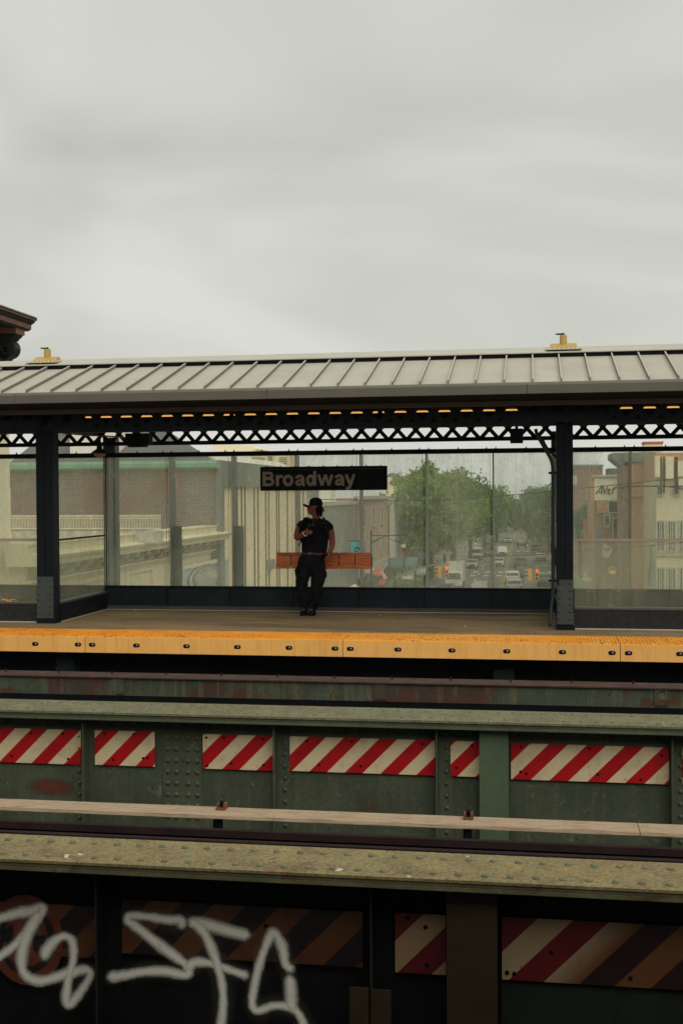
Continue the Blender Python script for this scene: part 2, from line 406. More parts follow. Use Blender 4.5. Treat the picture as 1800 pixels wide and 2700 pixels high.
def sboard(name_label, u0, u1, vt, vb, Y, P, ured, mats, y_front, group, holes=()):
    """u0,u1 ends; vt/vb photo rows of top/bottom at u0; ured: column where a red stripe starts on the bottom edge"""
    A = PY(u0, vt, Y); Bq = PY(u0, vb, Y); x0, x1 = A.x, XY(u1, Y); z1, z0 = A.z, Bq.z
    xr = XY(ured, Y); b = MB().box(x0, x1, Y-.006, Y, z0, z1)
    for i, p in enumerate(b.v): b.uv[i] = ((p.x - p.z - (xr - z0))/P , p.z)
    top = thing('striped_board', name_label, 'warning board', ((x0+x1)/2, Y, z0), group)
    hb = b; hb.cur = 1
    for (hu, hv) in holes:
        q = PY(hu, hv, Y-.007); hb.dome((q.x, Y-.0065, q.z), .012, 'y-', .006)
    obj('panel', hb, [mats, m_dark], top)
    return top
G2 = 'red and white striped boards on the middle girder'
PP = .3035; Yb = WY-.02
sboard('striped board at the far left end of the middle girder, cut by the photo edge', -60, 209, 1917, 2007, Yb, PP, 78.5, m_st2, 0, G2, ((83, 1933), (167, 1935), (31, 1993), (180, 2001)))
sboard('short striped board between the left stiffener and the four column rivet plate', 251, 404, 1925, 2016, Yb, PP, 266, m_st2, 0, G2, ((276, 1935), (353, 1936), (299, 2003), (378, 1999), (389, 1998)))
sboard('striped board right of the four column rivet plate, ending at a stiffener', 535, 717, 1935, 2026, Yb, PP, 581.7, m_st2, 0, G2, ((544, 1945), (590, 1945), (546, 2019), (693, 1949), (610, 2013), (695, 2017)))
sboard('long striped board in the centre bay of the middle girder', 764, 1144, 1941, 2032, Yb, PP, 812, m_st2, 0, G2, ((808, 1954), (927, 1955), (1112, 1962), (841, 2017), (951, 2020)))
sboard('small striped board squeezed between a stiffener and the light green patch plate', 1187, 1262, 1953, 2046, Yb, PP, 1202-97/2, m_st2, 0, G2, ((1244, 1965), (1202, 2024)))
sboard('long striped board right of the light green patch plate', 1346, 1761, 1959, 2054, Yb, PP, 1347, m_st2, 0, G2, ((1373, 1970), (1371, 2035), (1387, 2040), (1553, 1974), (1575, 2042), (1688, 2056), (1743, 1992)))
sboard('sliver of striped board at the far right edge of the middle girder', 1798, 1900, 1972, 2068, Yb, PP, 1830, m_st2, 0, G2)

# ---- near girder
N0, N1 = 5.558, 5.976
NW = 5.76
NB = -1.38
g3 = thing('plate_girder', 'nearest dark plate girder with sand coloured top flange and white graffiti', 'girder', (0, 5.77, NB))
b = MB().box(XL, XR, N0, N1, ZT-.014, ZT); b.cur = 1; rivets(b, frange(-6.035, 3.5, .1235), N0+.075, ZT, .0195, h=.0155); rivets(b, frange(-6.0, 3.5, .1235), N1-.11, ZT, .0195, h=.0155)
obj('top_flange', b, [m_flange3, m_rivet3], g3)
obj('cover_plate', MB().box(XL, XR, N0+.006, N1-.006, ZT-.033, ZT-.017).box(XL, XR, N0+.002, N1-.002, ZT-.056, ZT-.036), m_edge3, g3)
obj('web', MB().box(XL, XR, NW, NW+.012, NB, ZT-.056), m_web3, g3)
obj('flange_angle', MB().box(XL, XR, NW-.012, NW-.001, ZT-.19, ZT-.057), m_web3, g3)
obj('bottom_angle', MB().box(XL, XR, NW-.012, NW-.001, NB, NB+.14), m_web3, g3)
for u, du in ((248, 0), (973, 0)):
    x = XY(u, NW-.1); bb = MB().box(x-.005, x+.005, NW-.12, NW-.002, NB, ZT-.06).box(x+.006, x+.1, NW-.012, NW-.002, NB, ZT-.2)
    obj('stiffener', bb, m_web3, g3); obj('stiffener_edge', MB().box(x-.004, x+.004, NW-.123, NW-.1205, NB, ZT-.06), m_plate3, g3)
x0, x1 = XY(1172, NW-.12), XY(1306, NW-.12)
obj('patch_plate', MB().box(x0, x1, NW-.13, NW-.118, NB, ZT-.06), m_plate3, g3)
obj('patch_web', MB().box((x0+x1)/2-.01, (x0+x1)/2+.01, NW-.118, NW-.002, NB, ZT-.06), m_web3, g3)
x0, x1, xm = XY(914, NW-.13), XY(1024, NW-.13), XY(968, NW-.13); zt = ZY(968, 2605, NW-.13)
obj('gusset_plate', MB().box(x0, xm-.006, NW-.135, NW-.125, NB, zt), m_plate3, g3); obj('gusset_plate', MB().box(xm+.006, x1, NW-.135, NW-.125, NB, zt-.004), m_plate3, g3)
obj('angle_strip', MB().box(XY(1316, NW), XR, NW-.008, NW-.002, NB+.1, ZY(1330, 2585, NW)), M('faded_green_paint', (0.02, 0.03, 0.022, 1), .7, var=.2, col2=(0.02, 0.02, 0.014, 1), c2amt=.5), g3)
# striped boards of the near girder: soiled brown, the right one also with painted light falloff
G3 = 'soiled striped boards on the nearest girder'
YN = NW-.02; PN = .338
TAN = (0.26, 0.13, 0.045, 1); BLK = (0.015, 0.014, 0.014, 1)
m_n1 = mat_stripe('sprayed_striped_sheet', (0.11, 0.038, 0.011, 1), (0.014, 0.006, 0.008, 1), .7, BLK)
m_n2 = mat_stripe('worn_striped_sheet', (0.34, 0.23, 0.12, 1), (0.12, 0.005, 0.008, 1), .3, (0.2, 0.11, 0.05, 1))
m_n3 = mat_stripe('worn_striped_sheet_light_falloff', (0.38, 0.28, 0.16, 1), (0.13, 0.005, 0.008, 1), .35, (0.2, 0.11, 0.05, 1), light_fade=(.45, .95, (0.15, 0.06, 0.02, 1), (0.022, 0.005, 0.008, 1)))  # stripes darken along the board: light falloff painted into the colour
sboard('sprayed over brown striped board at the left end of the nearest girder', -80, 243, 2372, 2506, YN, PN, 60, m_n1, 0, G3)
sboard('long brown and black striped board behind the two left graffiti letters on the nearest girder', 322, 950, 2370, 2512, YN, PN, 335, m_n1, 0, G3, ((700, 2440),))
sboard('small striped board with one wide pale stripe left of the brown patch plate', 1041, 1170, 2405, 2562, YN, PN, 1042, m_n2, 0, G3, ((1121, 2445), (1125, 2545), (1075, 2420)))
sboard('large striped board at lower right, pale stripes browned by painted light falloff', 1322, 1900, 2416, 2581, YN, PN, 1336, m_n3, 0, G3, ((1336, 2565), (1355, 2568), (1661, 2580), (1452, 2512)))

b = MB()
for u, v, ru, rv in ((183, 2258, 20, 7), (212, 2253, 9, 3), (892, 2293, 13, 5), (1078, 2311, 8, 3), (1232, 2258, 6, 2)):
    c0 = PZ(u, v, ZT+.0015); n_ = 9; pts = []
    for k in range(n_):
        a_ = 2*math.pi*k/n_; q = PZ(u+ru*math.cos(a_)*random.uniform(.7, 1.1), v+rv*math.sin(a_)*random.uniform(.7, 1.1), ZT+.0015); pts.append(q)
    b.add(pts, [tuple(range(n_))])
obj('paint_splashes', b, M('white_splash', (.62, .55, .45, 1), .7, fine=0), g3, kind='stuff')
# ---- graffiti (sprayed ribbons lying a millimetre off the web)
def mat_spray(name, col, rough=.6):
    mt, t, b, o = new_mat(name)
    tc_ = t.nodes.new('ShaderNodeTexCoord'); sp = t.nodes.new('ShaderNodeSeparateXYZ'); t.links.new(tc_.outputs['UV'], sp.inputs[0])
    e_ = math_(t, 'ABSOLUTE', sp.outputs['X']); a_ = ramp(t, e_, .25, 1.0, (1, 1, 1, 1), (0, 0, 0, 1))
    n_ = noise(t, pos(t), 170, 3); a2 = math_(t, 'POWER', a_, 1.25)
    a3 = math_(t, 'MULTIPLY', a2, ramp(t, math_(t, 'ADD', n_, math_(t, 'MULTIPLY', a2, .6)), .36, .52))
    c = mix(t, ramp(t, noise(t, pos(t), 25, 5, .7), .55, .75), col, dark(col, .7))
    t.links.new(c, b.inputs['Base Color']); t.links.new(a3, b.inputs['Alpha']); b.inputs['Roughness'].default_value = rough; return mt
m_spray = mat_spray('white_spray_paint', (0.97, 0.96, 0.84, 1))
m_sprayblk = mat_spray('black_spray_paint', (0.006, 0.007, 0.008, 1))
m_sprayorg = M('orange_spray_paint', (0.15, 0.038, 0.018, 1), .6, var=.35, vs=9, col2=(0.03, 0.013, 0.01, 1), c2amt=.55, c2scale=8)
def ribbon(pts, w, Y, n=8):
    P = catmull([(q[0], q[1], 0) for q in pts], n); P = [PY(p.x, p.y, Y) for p in P]
    # round ends
    b = MB(); h = w/2; L_ = []
    for i, p in enumerate(P):
        t_ = (P[min(i+1, len(P)-1)] - P[max(i-1, 0)]); t_.y = 0; t_.normalize(); nn = Vector((-t_.z, 0, t_.x)); L_.append((p, nn, t_))
    idx = 0; vs = []; fs = []; uv = {}
    def pair(p, nn, k=1.0, e=1.0):
        vs.append(p-nn*h*k); vs.append(p); vs.append(p+nn*h*k)
    first = L_[0]; last = L_[-1]
    caps = 6; rw = [1.0]
    def wv():
        rw[0] = min(1.2, max(.72, rw[0]+random.uniform(-.09, .09))); return rw[0]
    seq = []
    for k in range(caps, 0, -1):
        a = math.pi/2*k/caps; seq.append((first[0]-first[2]*h*math.sin(a), first[1], math.cos(a), math.sin(a)))
    for p, nn, t_ in L_: seq.append((p, nn, wv(), 0.0))
    for k in range(1, caps+1):
        a = math.pi/2*k/caps; seq.append((last[0]+last[2]*h*math.sin(a), last[1], math.cos(a), math.sin(a)))
    for i, (p, nn, k, e_) in enumerate(seq):
        o_y = Vector((0, -.00001*i, 0)); vs += [p-nn*h*max(k, .01)+o_y, p+o_y, p+nn*h*max(k, .01)+o_y]
        uv[3*i] = (1, 0); uv[3*i+1] = (e_, 0); uv[3*i+2] = (1, 0)
        if i: fs += [(3*i-3, 3*i-2, 3*i+1, 3*i), (3*i-2, 3*i-1, 3*i+2, 3*i+1)]
    b.add(vs, fs); b.uv = uv; return b
def Z4(pts): return [(x*.3827, 2150+y*.3827) for x, y in pts]
def Z5(pts): return [(600+x*.3827, 2150+y*.3827) for x, y in pts]
YG = YN-.0072
def stroke(pts, dy, parent):
    obj('stroke', ribbon(pts, st, YG-dy), m_spray, parent, fix=False)
    obj('overspray', ribbon(pts, st*1.8, YG-dy+.0007), m_halo, parent, fix=False)
m_halo = mat_spray('faint_overspray', (0.8, 0.78, 0.68, 1))
for nd in m_halo.node_tree.nodes:
    if nd.type == 'BSDF_PRINCIPLED':
        lk = nd.inputs['Alpha'].links[0].from_socket; mm = m_halo.node_tree.nodes.new('ShaderNodeMath'); mm.operation = 'MULTIPLY'; mm.inputs[1].default_value = .045
        m_halo.node_tree.links.new(lk, mm.inputs[0]); m_halo.node_tree.links.new(mm.outputs[0], nd.inputs['Alpha']); break
gA = thing('graffiti_tag', 'white sprayed loops at the left end of the nearest girder', 'graffiti', tuple(PY(120, 2560, YG)), 'white graffiti strokes on the nearest girder')
cc = PY(70, 2478, YG); rx, rz = .205, .24
bb = MB(); bb.add([(cc.x+rx*math.cos(a_*math.pi/16), YG+.0002, cc.z+rz*math.sin(a_*math.pi/16)) for a_ in range(32)], [tuple(range(32))])
obj('orange_disc', bb, m_sprayorg, gA, fix=False)
ring = [(70+67*math.cos(k*math.pi/8), 2478-80*math.sin(k*math.pi/8)) for k in range(17)]
obj('black_outline', ribbon(ring, .05, YG-.0006), m_sprayblk, gA, fix=False)
obj('black_mark', ribbon(Z4([(80, 775), (60, 815), (75, 870), (20, 800), (60, 815), (5, 860)]), .05, YG-.0008), m_sprayblk, gA, fix=False)
obj('black_mark', ribbon(Z4([(245, 835), (262, 868), (310, 850), (262, 868), (255, 925)]), .05, YG-.0010), m_sprayblk, gA, fix=False)
st = .076
stroke(Z4([(-60, 725), (20, 702), (130, 672), (220, 655), (290, 628), (292, 665), (240, 735), (170, 820), (90, 905), (-60, 1015)]), .0012, gA)
stroke(Z4([(262, 690), (200, 800), (165, 900), (150, 1000), (170, 1090), (250, 1137), (340, 1130), (480, 1085), (600, 1062), (620, 1110), (560, 1210), (485, 1300), (458, 1270), (475, 1120), (508, 980), (500, 870), (450, 832), (385, 858), (330, 920), (310, 962)]), .0020, gA)
gB = thing('graffiti_tag', 'white sprayed angular letters left of centre on the nearest girder', 'graffiti', tuple(PY(400, 2560, YG)), 'white graffiti strokes on the nearest girder')
stroke(Z4([(1252, 748), (1245, 722), (1150, 718), (1020, 698), (905, 692), (880, 722), (950, 775), (1100, 893), (1220, 980), (1292, 1040), (1285, 1098), (1130, 1072), (980, 1078), (870, 1098), (770, 1112)]), .0012, gB)
stroke(Z4([(1305, 1040), (1345, 1012), (1440, 1018), (1568, 1058), (1680, 1098)]), .0020, gB)
stroke(Z4([(1330, 735), (1420, 750), (1568, 792), (1690, 822)]), .0028, gB)
stroke(Z4([(1332, 738), (1400, 800), (1450, 895), (1492, 1010), (1528, 1150), (1538, 1300), (1518, 1480)]), .0036, gB)
gC = thing('graffiti_tag', 'white sprayed looped letter at lower centre of the nearest girder', 'graffiti', tuple(PY(730, 2600, YG)), 'white graffiti strokes on the nearest girder')
stroke(Z5([(425, 1052), (395, 1010), (375, 900), (318, 812), (272, 880), (225, 1010), (190, 1150), (170, 1290), (205, 1345), (310, 1312), (420, 1318), (485, 1362), (545, 1480)]), .0012, gC)
stroke(Z5([(430, 1135), (436, 1200), (440, 1310)]), .0020, gC)

# ================================================================ rusty beam in front of the far platform
bt = thing('steel_beam', 'low rusty green steel beam running below the yellow platform edge', 'beam', (0, 12.1, -.8))
zt = ZY(900, 1797, 12.0); zb = ZY(900, 1841, 12.0)
obj('flange', MB().box(XL-4, XR, 12.0, 12.32, zt-.014, zt), m_beamtop, bt)
obj('web', MB().box(XL-4, XR, 12.03, 12.06, zb-.03, zt-.014), m_beam, bt)
bb = MB()
for u in (0.49, 1.5, 2.3): pass
for u in (309, 999, 1740):
    x = XY(u, 12.02); bb.box(x-.065, x+.065, 12.015, 12.029, zb-.01, zt-.02)
    for dx in (-.042, .042):
        for z in (zt-.045, zb+.02): bb.dome((x+dx, 12.015, z), .011, 'y-')
obj('splice_plate', bb, m_beam, bt)
bb = MB(); x = XL
for i in range(28):
    bb.cyl((x, 12.2, zt), (x, 12.2, zt+.035), .01, 6); x += .62
obj('bolts', bb, m_rail, bt)

# ================================================================ far platform (setting)
m_conc = M('platform_concrete', (0.275, 0.185, 0.09, 1), .85, var=.28, vs=.9, col2=(0.155, 0.105, 0.055, 1), c2amt=.5, c2scale=1.2, fine=.1, fs=30, squash=(.35, 1, 1), bmp=.1, spots=((5, .64, (0.11, 0.07, 0.035, 1)), (14, .69, (0.4, 0.33, 0.24, 1)), (9, .66, (0.08, 0.06, 0.04, 1))))
obj('platform', MB().box(XL-10, XR+4, 14.18, 18.3, -.18, -.001), m_conc, kind='structure')
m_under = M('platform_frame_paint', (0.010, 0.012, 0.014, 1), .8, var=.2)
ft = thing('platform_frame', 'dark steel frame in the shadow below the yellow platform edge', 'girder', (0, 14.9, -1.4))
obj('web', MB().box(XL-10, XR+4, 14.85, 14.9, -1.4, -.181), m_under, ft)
m_teal = M('teal_post_paint', (0.03, 0.05, 0.05, 1), .6, var=.15)
for u0, u1, vt in ((147, 193, 1733), (1300, 1353, 1766)):
    a = PY(u0, vt, 14.6); c = XY(u1, 14.6); obj('post', MB().box(a.x, c, 14.6, 14.84, -.56, a.z), m_teal, ft)
b = MB()
for u, v, ln in ((358, 1607, 6), (352, 1611, 5), (303, 1604, 5), (383, 1604, 3), (264, 1613, 3), (1396, 1675, 5), (1224, 1651, 3), (1000, 1622, 2)):
    q = PZ(u, v, .002); b.box(q.x, q.x+ln*.0055, q.y-.03, q.y+.01, 0, .006)
tag(obj('litter', b, M('pale_litter', (.7, .66, .58, 1), .8, fine=0)), 'small pale scraps of litter on the platform floor', 'litter', kind='stuff')
# yellow edge panels
m_yel = M('yellow_edge_paint', (0.96, 0.51, 0.14, 1), .5, var=.07, vs=3, streak=.7, streakcol=(0.62, 0.26, 0.06, 1), fine=.04, spots=((12, .72, (0.3, 0.13, 0.04, 1)), (5, .73, (0.55, 0.22, 0.06, 1))), col2=(0.97, 0.58, 0.20, 1), c2amt=.62)
def mat_tactile():
    mt, t, b, o = new_mat('yellow_tactile_paint')
    p = pos(t); base = mix(t, ramp(t, noise(t, p, 3, 4), .3, .7), (0.88, 0.33, 0.015, 1), (0.98, 0.44, 0.03, 1))
    wr = ramp(t, noise(t, pos(t, (2.5, 1, 1)), 9, 6, .75, 1.5), .54, .59)
    reg = ramp(t, noise(t, pos(t, (.35, 1, 1)), 1.1, 2), .4, .55)
    base = mix(t, math_(t, 'MULTIPLY', wr, reg), base, (0.09, 0.045, 0.02, 1))
    t.links.new(base, b.inputs['Base Color']); b.inputs['Roughness'].default_value = .6; return mt
m_tac = mat_tactile()
m_steel = M('bolt_steel', (0.3, 0.31, 0.3, 1), .35, metal=.7, var=.2)
def edge_panel(label, first):
    t = thing('edge_panel', label, 'platform edge', (0, 14.15, -.2), 'yellow platform edge panels')
    L_ = 3.332
    b = MB().box(0, L_, 0, .022, 0, .2); obj('face', b, m_yel, t, local=True)
    b = MB().box(0, L_, .0225, .77, .198, .2045)
    # raised ridges running across the strip and small domes between
    n_ = 74
    for i in range(n_):
        x = L_*(i+.5)/n_
        b.box(x-.011, x+.011, .035, .75, .205, .211)
    obj('tactile_strip', b, m_tac, t, local=True)
    for bx in (.09, .68, 1.34, 2.0, 2.66, 3.24):
        s_ = MB(); pts = []
        for k in range(16):
            a_ = 2*math.pi*k/16; pts.append((bx + (.02 if math.cos(a_) > 0 else -.02) + .024*math.cos(a_), .1+.026*math.sin(a_)))
        s_.prism(pts, 'y', -.002, .004); o_ = obj('bolt_slot', s_, m_dark, t, local=True)
        s_ = MB().dome((bx+.008, -.002, .1), .015, 'y-', .01, 8); q = obj('bolt', s_, m_steel, o_, local=True, smooth=True)
    return t
ep = edge_panel('yellow platform edge panel at the left edge of the photo, below the left column', True)
offs = -5.641-3.341
labs = ['scuffed yellow platform edge panel from the left joint to the middle joint',
        'yellow platform edge panel between the middle joint and the joint right of the right column',
        'yellow platform edge panel starting at the far right joint']
ep.location.x = offs
for i, lb in enumerate(labs):
    c = copy_tree(ep); c.location.x = -5.641 + 3.341*i; c['label'] = lb

# ================================================================ columns
def column(name, u0, u1, Y, ztop, label, plate=True, mat=None, h=None):
    x0, x1 = XY(u0, Y), XY(u1, Y); xc = (x0+x1)/2; hw = (x1-x0)/2
    t = thing('steel_column', label, 'column', (xc, Y+.12, 0), 'canopy columns')
    mt_ = mat or m_navy
    b = MB().box(x0, xc-.006, Y, Y+.02, .02, ztop).box(xc+.006, x1, Y, Y+.02, .02, ztop).box(xc-.008, xc+.008, Y+.01, Y+.2, .02, ztop)
    b.box(x0, x0+.012, Y+.0202, Y+.2, .02, ztop).box(x1-.012, x1, Y+.0202, Y+.2, .02, ztop).box(x0, x1, Y+.2, Y+.218, .02, ztop)
    obj('shaft', b, mt_, t, bevel=.002)
    obj('foot', MB().box(x0-.01, x1+.02, Y-.01, Y+.23, 0, .03), m_dark, t)
    if plate:
        b = MB().box(x0+.004, x1-.002, Y-.016, Y-.001, .075, .665)
        for z in (.15, .245, .345, .43, .53, .62):
            for s_ in (-1, 1): b.dome((xc+s_*hw*.66, Y-.016, z), .021, 'y-', .016, 10)
        obj('riveted_plate', b, m_bplate, t)
    return t
column('c', 97, 141, 15.6, 2.75, 'dark blue steel column near the left edge with a riveted plate at its foot')
column('c', 1466, 1510, 15.6, 2.75, 'dark blue steel column on the right beside the bent conduit, riveted plate at its foot')
m_glcol = M('weathered_teal_paint', (0.06, 0.085, 0.09, 1), .6, var=.2)
t = thing('steel_column', 'teal steel column behind the dirty glass left of the brick wall joint', 'column', (XY(288, 17.95), 18.05, 0), 'canopy columns')
obj('shaft', MB().box(XY(274, 17.95), XY(305, 17.95), 17.95, 18.15, 0, 2.75), m_glcol, t)
t = thing('steel_column', 'teal steel column far right behind the glass, seen beside the right column', 'column', (XY(1462, 17.95), 18.05, 0), 'canopy columns')
obj('shaft', MB().box(XY(1453, 17.95), XY(1482, 17.95), 17.95, 18.15, 0, 2.75), m_glcol, t)

# ================================================================ canopy
m_roof = M('standing_seam_metal', (0.46, 0.44, 0.365, 1), .6, metal=.0, var=.1, vs=1.6, streak=.35, streakcol=(0.36, 0.33, 0.26, 1), fine=.02, col2=(0.41, 0.39, 0.32, 1), c2amt=.55, spec=.3, spots=((9, .74, (0.3, 0.28, 0.22, 1)),))
m_gut = M('gutter_metal', (0.115, 0.108, 0.082, 1), .5, var=.1, vs=2, fine=.02)
m_cap = M('ridge_metal', (0.47, 0.46, 0.39, 1), .5, var=.1, vs=2, fine=.02)
m_soff = M('soffit_brown', (0.105, 0.075, 0.062, 1), .7, var=.15, fine=.05)
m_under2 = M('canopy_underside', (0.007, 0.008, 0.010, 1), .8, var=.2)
cv = thing('canopy', 'long grey standing seam metal canopy over the far platform', 'canopy', (0, 16.1, 2.6))
CX0, CX1 = -13.5, 6.5
GY = 14.5
ry0, rz0, ry1, rz1 = GY+.005, 3.168, 16.02, 3.648
b = MB()
sl = (rz1-rz0)/(ry1-ry0)
b.prism([(ry0, rz0), (ry1, rz1), (16.7, rz1), (18.2, rz0), (18.2, rz0-.03), (16.7, rz1-.03), (ry1, rz1-.03), (ry0, rz0-.03)], 'x', CX0, CX1)
xs0 = -6.932
k = -20
obj('roof_sheet', b, m_roof, cv)
b = MB()
for k in range(-19, 38):
    x = xs0 + .3477*k; b.cur = 0
    if x < CX0 or x > CX1: continue
    z0_, z1_ = rz0+.002, rz0+.045
    b.prism([(ry0+.02, z0_+.004), (ry0+.02, z1_), (ry1-.01, z1_+sl*(ry1-ry0-.03)), (ry1-.01, z0_+sl*(ry1-ry0-.03))], 'x', x-.006, x+.006)
    b.cur = 1; b.bar((x, ry0+.02, z1_+.006), (x, ry1-.02, z1_+.006+sl*(ry1-ry0-.04)), .018, .012, (1, 0, 0)) if False else b.prism([(ry0+.018, z1_), (ry0+.018, z1_+.012), (ry1-.01, z1_+.012+sl*(ry1-ry0-.03)), (ry1-.01, z1_+sl*(ry1-ry0-.03))], 'x', x-.0085, x+.0085)
obj('standing_seams', b, [M('seam_side_shadow', (0.16, 0.155, 0.125, 1), .6, var=.15, fine=0), m_cap], cv)  # seam sides coloured dark as the shadow line beside each light top
# raised ridge: dark upstand and cap
zr = rz1
cb = 3.712
b = MB().box(CX0, CX1, 16.05, 16.07, zr-.02, zr+.07); obj('ridge_upstand', b, m_navy, cv)
uu = PY(900, 1350, 16.02)
zc0 = ZY(65, 965, 15.99); zc1 = ZY(65, 951, 16.3)
b = MB().prism([(15.99, zc0), (15.992, zc0+.014), (16.3, zc1), (16.6, zc0+.02), (16.6, zc0)], 'x', CX0, CX1); obj('ridge_cap', b, m_cap, cv)
# gutter: sloped lip and front face, in sections
joints = [CX0, XY(47, GY), XY(708, GY), XY(1390, GY), CX1]
for i in range(4):
    g0, g1 = joints[i]+.003, joints[i+1]-.003
    b = MB().prism([(GY-.06, 3.03), (GY-.06, 3.135), (GY-.04, 3.155), (GY+.005, 3.176), (GY+.02, 3.17), (GY+.02, 3.03)], 'x', g0, g1)
    obj('gutter', b, m_gut, cv)
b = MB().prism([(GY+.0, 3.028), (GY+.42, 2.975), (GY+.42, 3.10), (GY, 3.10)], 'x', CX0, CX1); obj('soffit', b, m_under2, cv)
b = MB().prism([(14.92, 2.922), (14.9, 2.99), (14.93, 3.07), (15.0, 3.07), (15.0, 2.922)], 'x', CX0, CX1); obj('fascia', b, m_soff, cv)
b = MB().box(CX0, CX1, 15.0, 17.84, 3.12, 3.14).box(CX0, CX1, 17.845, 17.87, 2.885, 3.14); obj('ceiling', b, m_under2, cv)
def truss(Y, zb, zt, pitch, x0, xroot, bw, ch, mat_l, mat_c, name, rivr=.021, plate=True):
    b = MB().box(CX0, CX1, Y-.03, Y-.02, zb, zb+ch).box(CX0, CX1, Y-.02, Y+.05, zb, zb+.01)
    b.box(CX0, CX1, Y-.03, Y-.02, zt-ch, zt).box(CX0, CX1, Y-.02, Y+.05, zt-.01, zt)
    x = xroot-40*pitch
    while x < CX1:
        if x > CX0 and rivr: b.dome((x, Y-.03, zb+ch*.5), rivr, 'y-', .014)
        x += pitch
    obj(name+'_chords', b, mat_c, cv)
    b = MB(); x = xroot-40*pitch; H = zt-zb-ch
    while x < CX1+pitch:
        if x > CX0:
            b.bar((x, Y-.014, zb+ch*.5), (x+pitch*1.0, Y-.014, zt-ch*.5), bw, .008)
            b.bar((x, Y-.0045, zb+ch*.5), (x-pitch*1.0, Y-.0045, zt-ch*.5), bw, .008)
        x += pitch
    obj(name+'_lattice', b, mat_l, cv)
# front lattice girder
xr_ = XY(231, 15.65)
truss(15.65, 2.70, 3.11, .297, 0, xr_, .092, .07, m_chord, m_chord, 'front_truss')
for u, w in ((20, .5), (1470, .62)):
    b = MB(); x = XY(u, 15.6); b.box(x-w, x+w, 15.600, 15.612, 2.715, 2.90)
    for dx in (-.36, -.27, -.17, .12, .2, .3): b.dome((x+dx, 15.600, 2.735), .02, 'y-', .014)
    obj('gusset_plate', b, m_chord, cv)
# rear lattice girder
xr_ = XY(652, 17.7)
truss(17.72, 2.605, 2.97, .2785, 0, xr_, .06, .06, m_navy, m_navy, 'rear_truss', rivr=0)
for x in (XY(120, 15.7), XY(1488, 15.7)):
    b = MB().box(x-.06, x+.06, 15.7, 17.7, 2.76, 2.90); obj('cross_beam', b, m_navy, cv)

# fluorescent battens under the canopy
mt, t, bs, o = new_mat('lamp_tube'); bs.inputs['Base Color'].default_value = (.9, .6, .3, 1)
bs.inputs['Emission Color'].default_value = (1.0, .50, .14, 1); bs.inputs['Emission Strength'].default_value = .72; m_tube = mt
GL = 'warm light battens under the canopy'
def batten(u0, u1, label):
    Y = 17.0; x0, x1 = XY(u0, Y), XY(u1, Y); z = 3.0
    t_ = thing('light_batten', label, 'lamp', ((x0+x1)/2, Y, z), GL)
    obj('housing', MB().box(x0, x1, Y-.06, Y+.06, z+.045, z+.1), m_dark, t_)
    obj('tube', MB().cyl((x0+.02, Y, z+.016), (x1-.02, Y, z+.016), .0115, 8), m_tube, t_)
for i, (a_, c_, l_) in enumerate(((226, 610, 'warm lit batten under the canopy at the left, above the brick building'), (616, 1000, 'warm lit batten under the canopy above the station name sign'),
    (1006, 1395, 'warm lit batten under the canopy between the name sign and the right column'), (1612, 1990, 'warm lit batten under the canopy right of the right column'))): batten(a_, c_, l_)

# pendant lamp
q = PY(263, 1196, 16.6)
pt = thing('pendant_lamp', 'small dark pendant lamp with pale globe hanging by the left column', 'lamp', tuple(q))
obj('stem', MB().cyl((q.x, q.y, q.z+.08), (q.x, q.y, 3.0), .022, 8), m_navy, pt)
b = MB().loft([((q.x, q.y, q.z+.005), .125, .125), ((q.x, q.y, q.z+.02), .12, .12), ((q.x, q.y, q.z+.05), .075, .075), ((q.x, q.y, q.z+.07), .045, .045), ((q.x, q.y, q.z+.16), .035, .035)], 20)
obj('shade', b, m_navy, pt, smooth=False)
b = MB().sphere((q.x+.005, q.y, q.z-.005), .085, .085, .052, 16, 8)
obj('globe', b, M('lamp_globe', (0.34, 0.27, 0.18, 1), .4, var=.05), pt, smooth=True)
# loudspeakers / boxes hanging from the trusses
a, c = PY(1344, 1130, 15.95), PY(1378, 1169, 15.95)
t = thing('loudspeaker', 'black box loudspeaker hanging from the truss left of the right column', 'speaker', ((a.x+c.x)/2, 16.0, c.z))
obj('cabinet', MB().prism([(15.95, c.z), (15.95, a.z), (16.15, a.z), (16.13, c.z+.02)], 'x', a.x, c.x), m_dark, t, bevel=.008)
obj('bracket', MB().box((a.x+c.x)/2-.02, (a.x+c.x)/2+.02, 16.0, 16.03, a.z, 2.9), m_dark, t)
a, c = PY(330, 1143, 16.3), PY(392, 1178, 16.3)
t = thing('loudspeaker', 'flat black box hanging from the truss right of the pendant lamp', 'speaker', ((a.x+c.x)/2, 16.35, c.z))
obj('cabinet', MB().box(a.x, c.x, 16.3, 16.5, c.z+.03, a.z).box(a.x+.03, c.x-.06, 16.32, 16.46, c.z, c.z+.03), m_dark, t, bevel=.006)
obj('bracket', MB().box((a.x+c.x)/2-.02, (a.x+c.x)/2+.02, 16.38, 16.41, a.z, 2.95), m_dark, t)
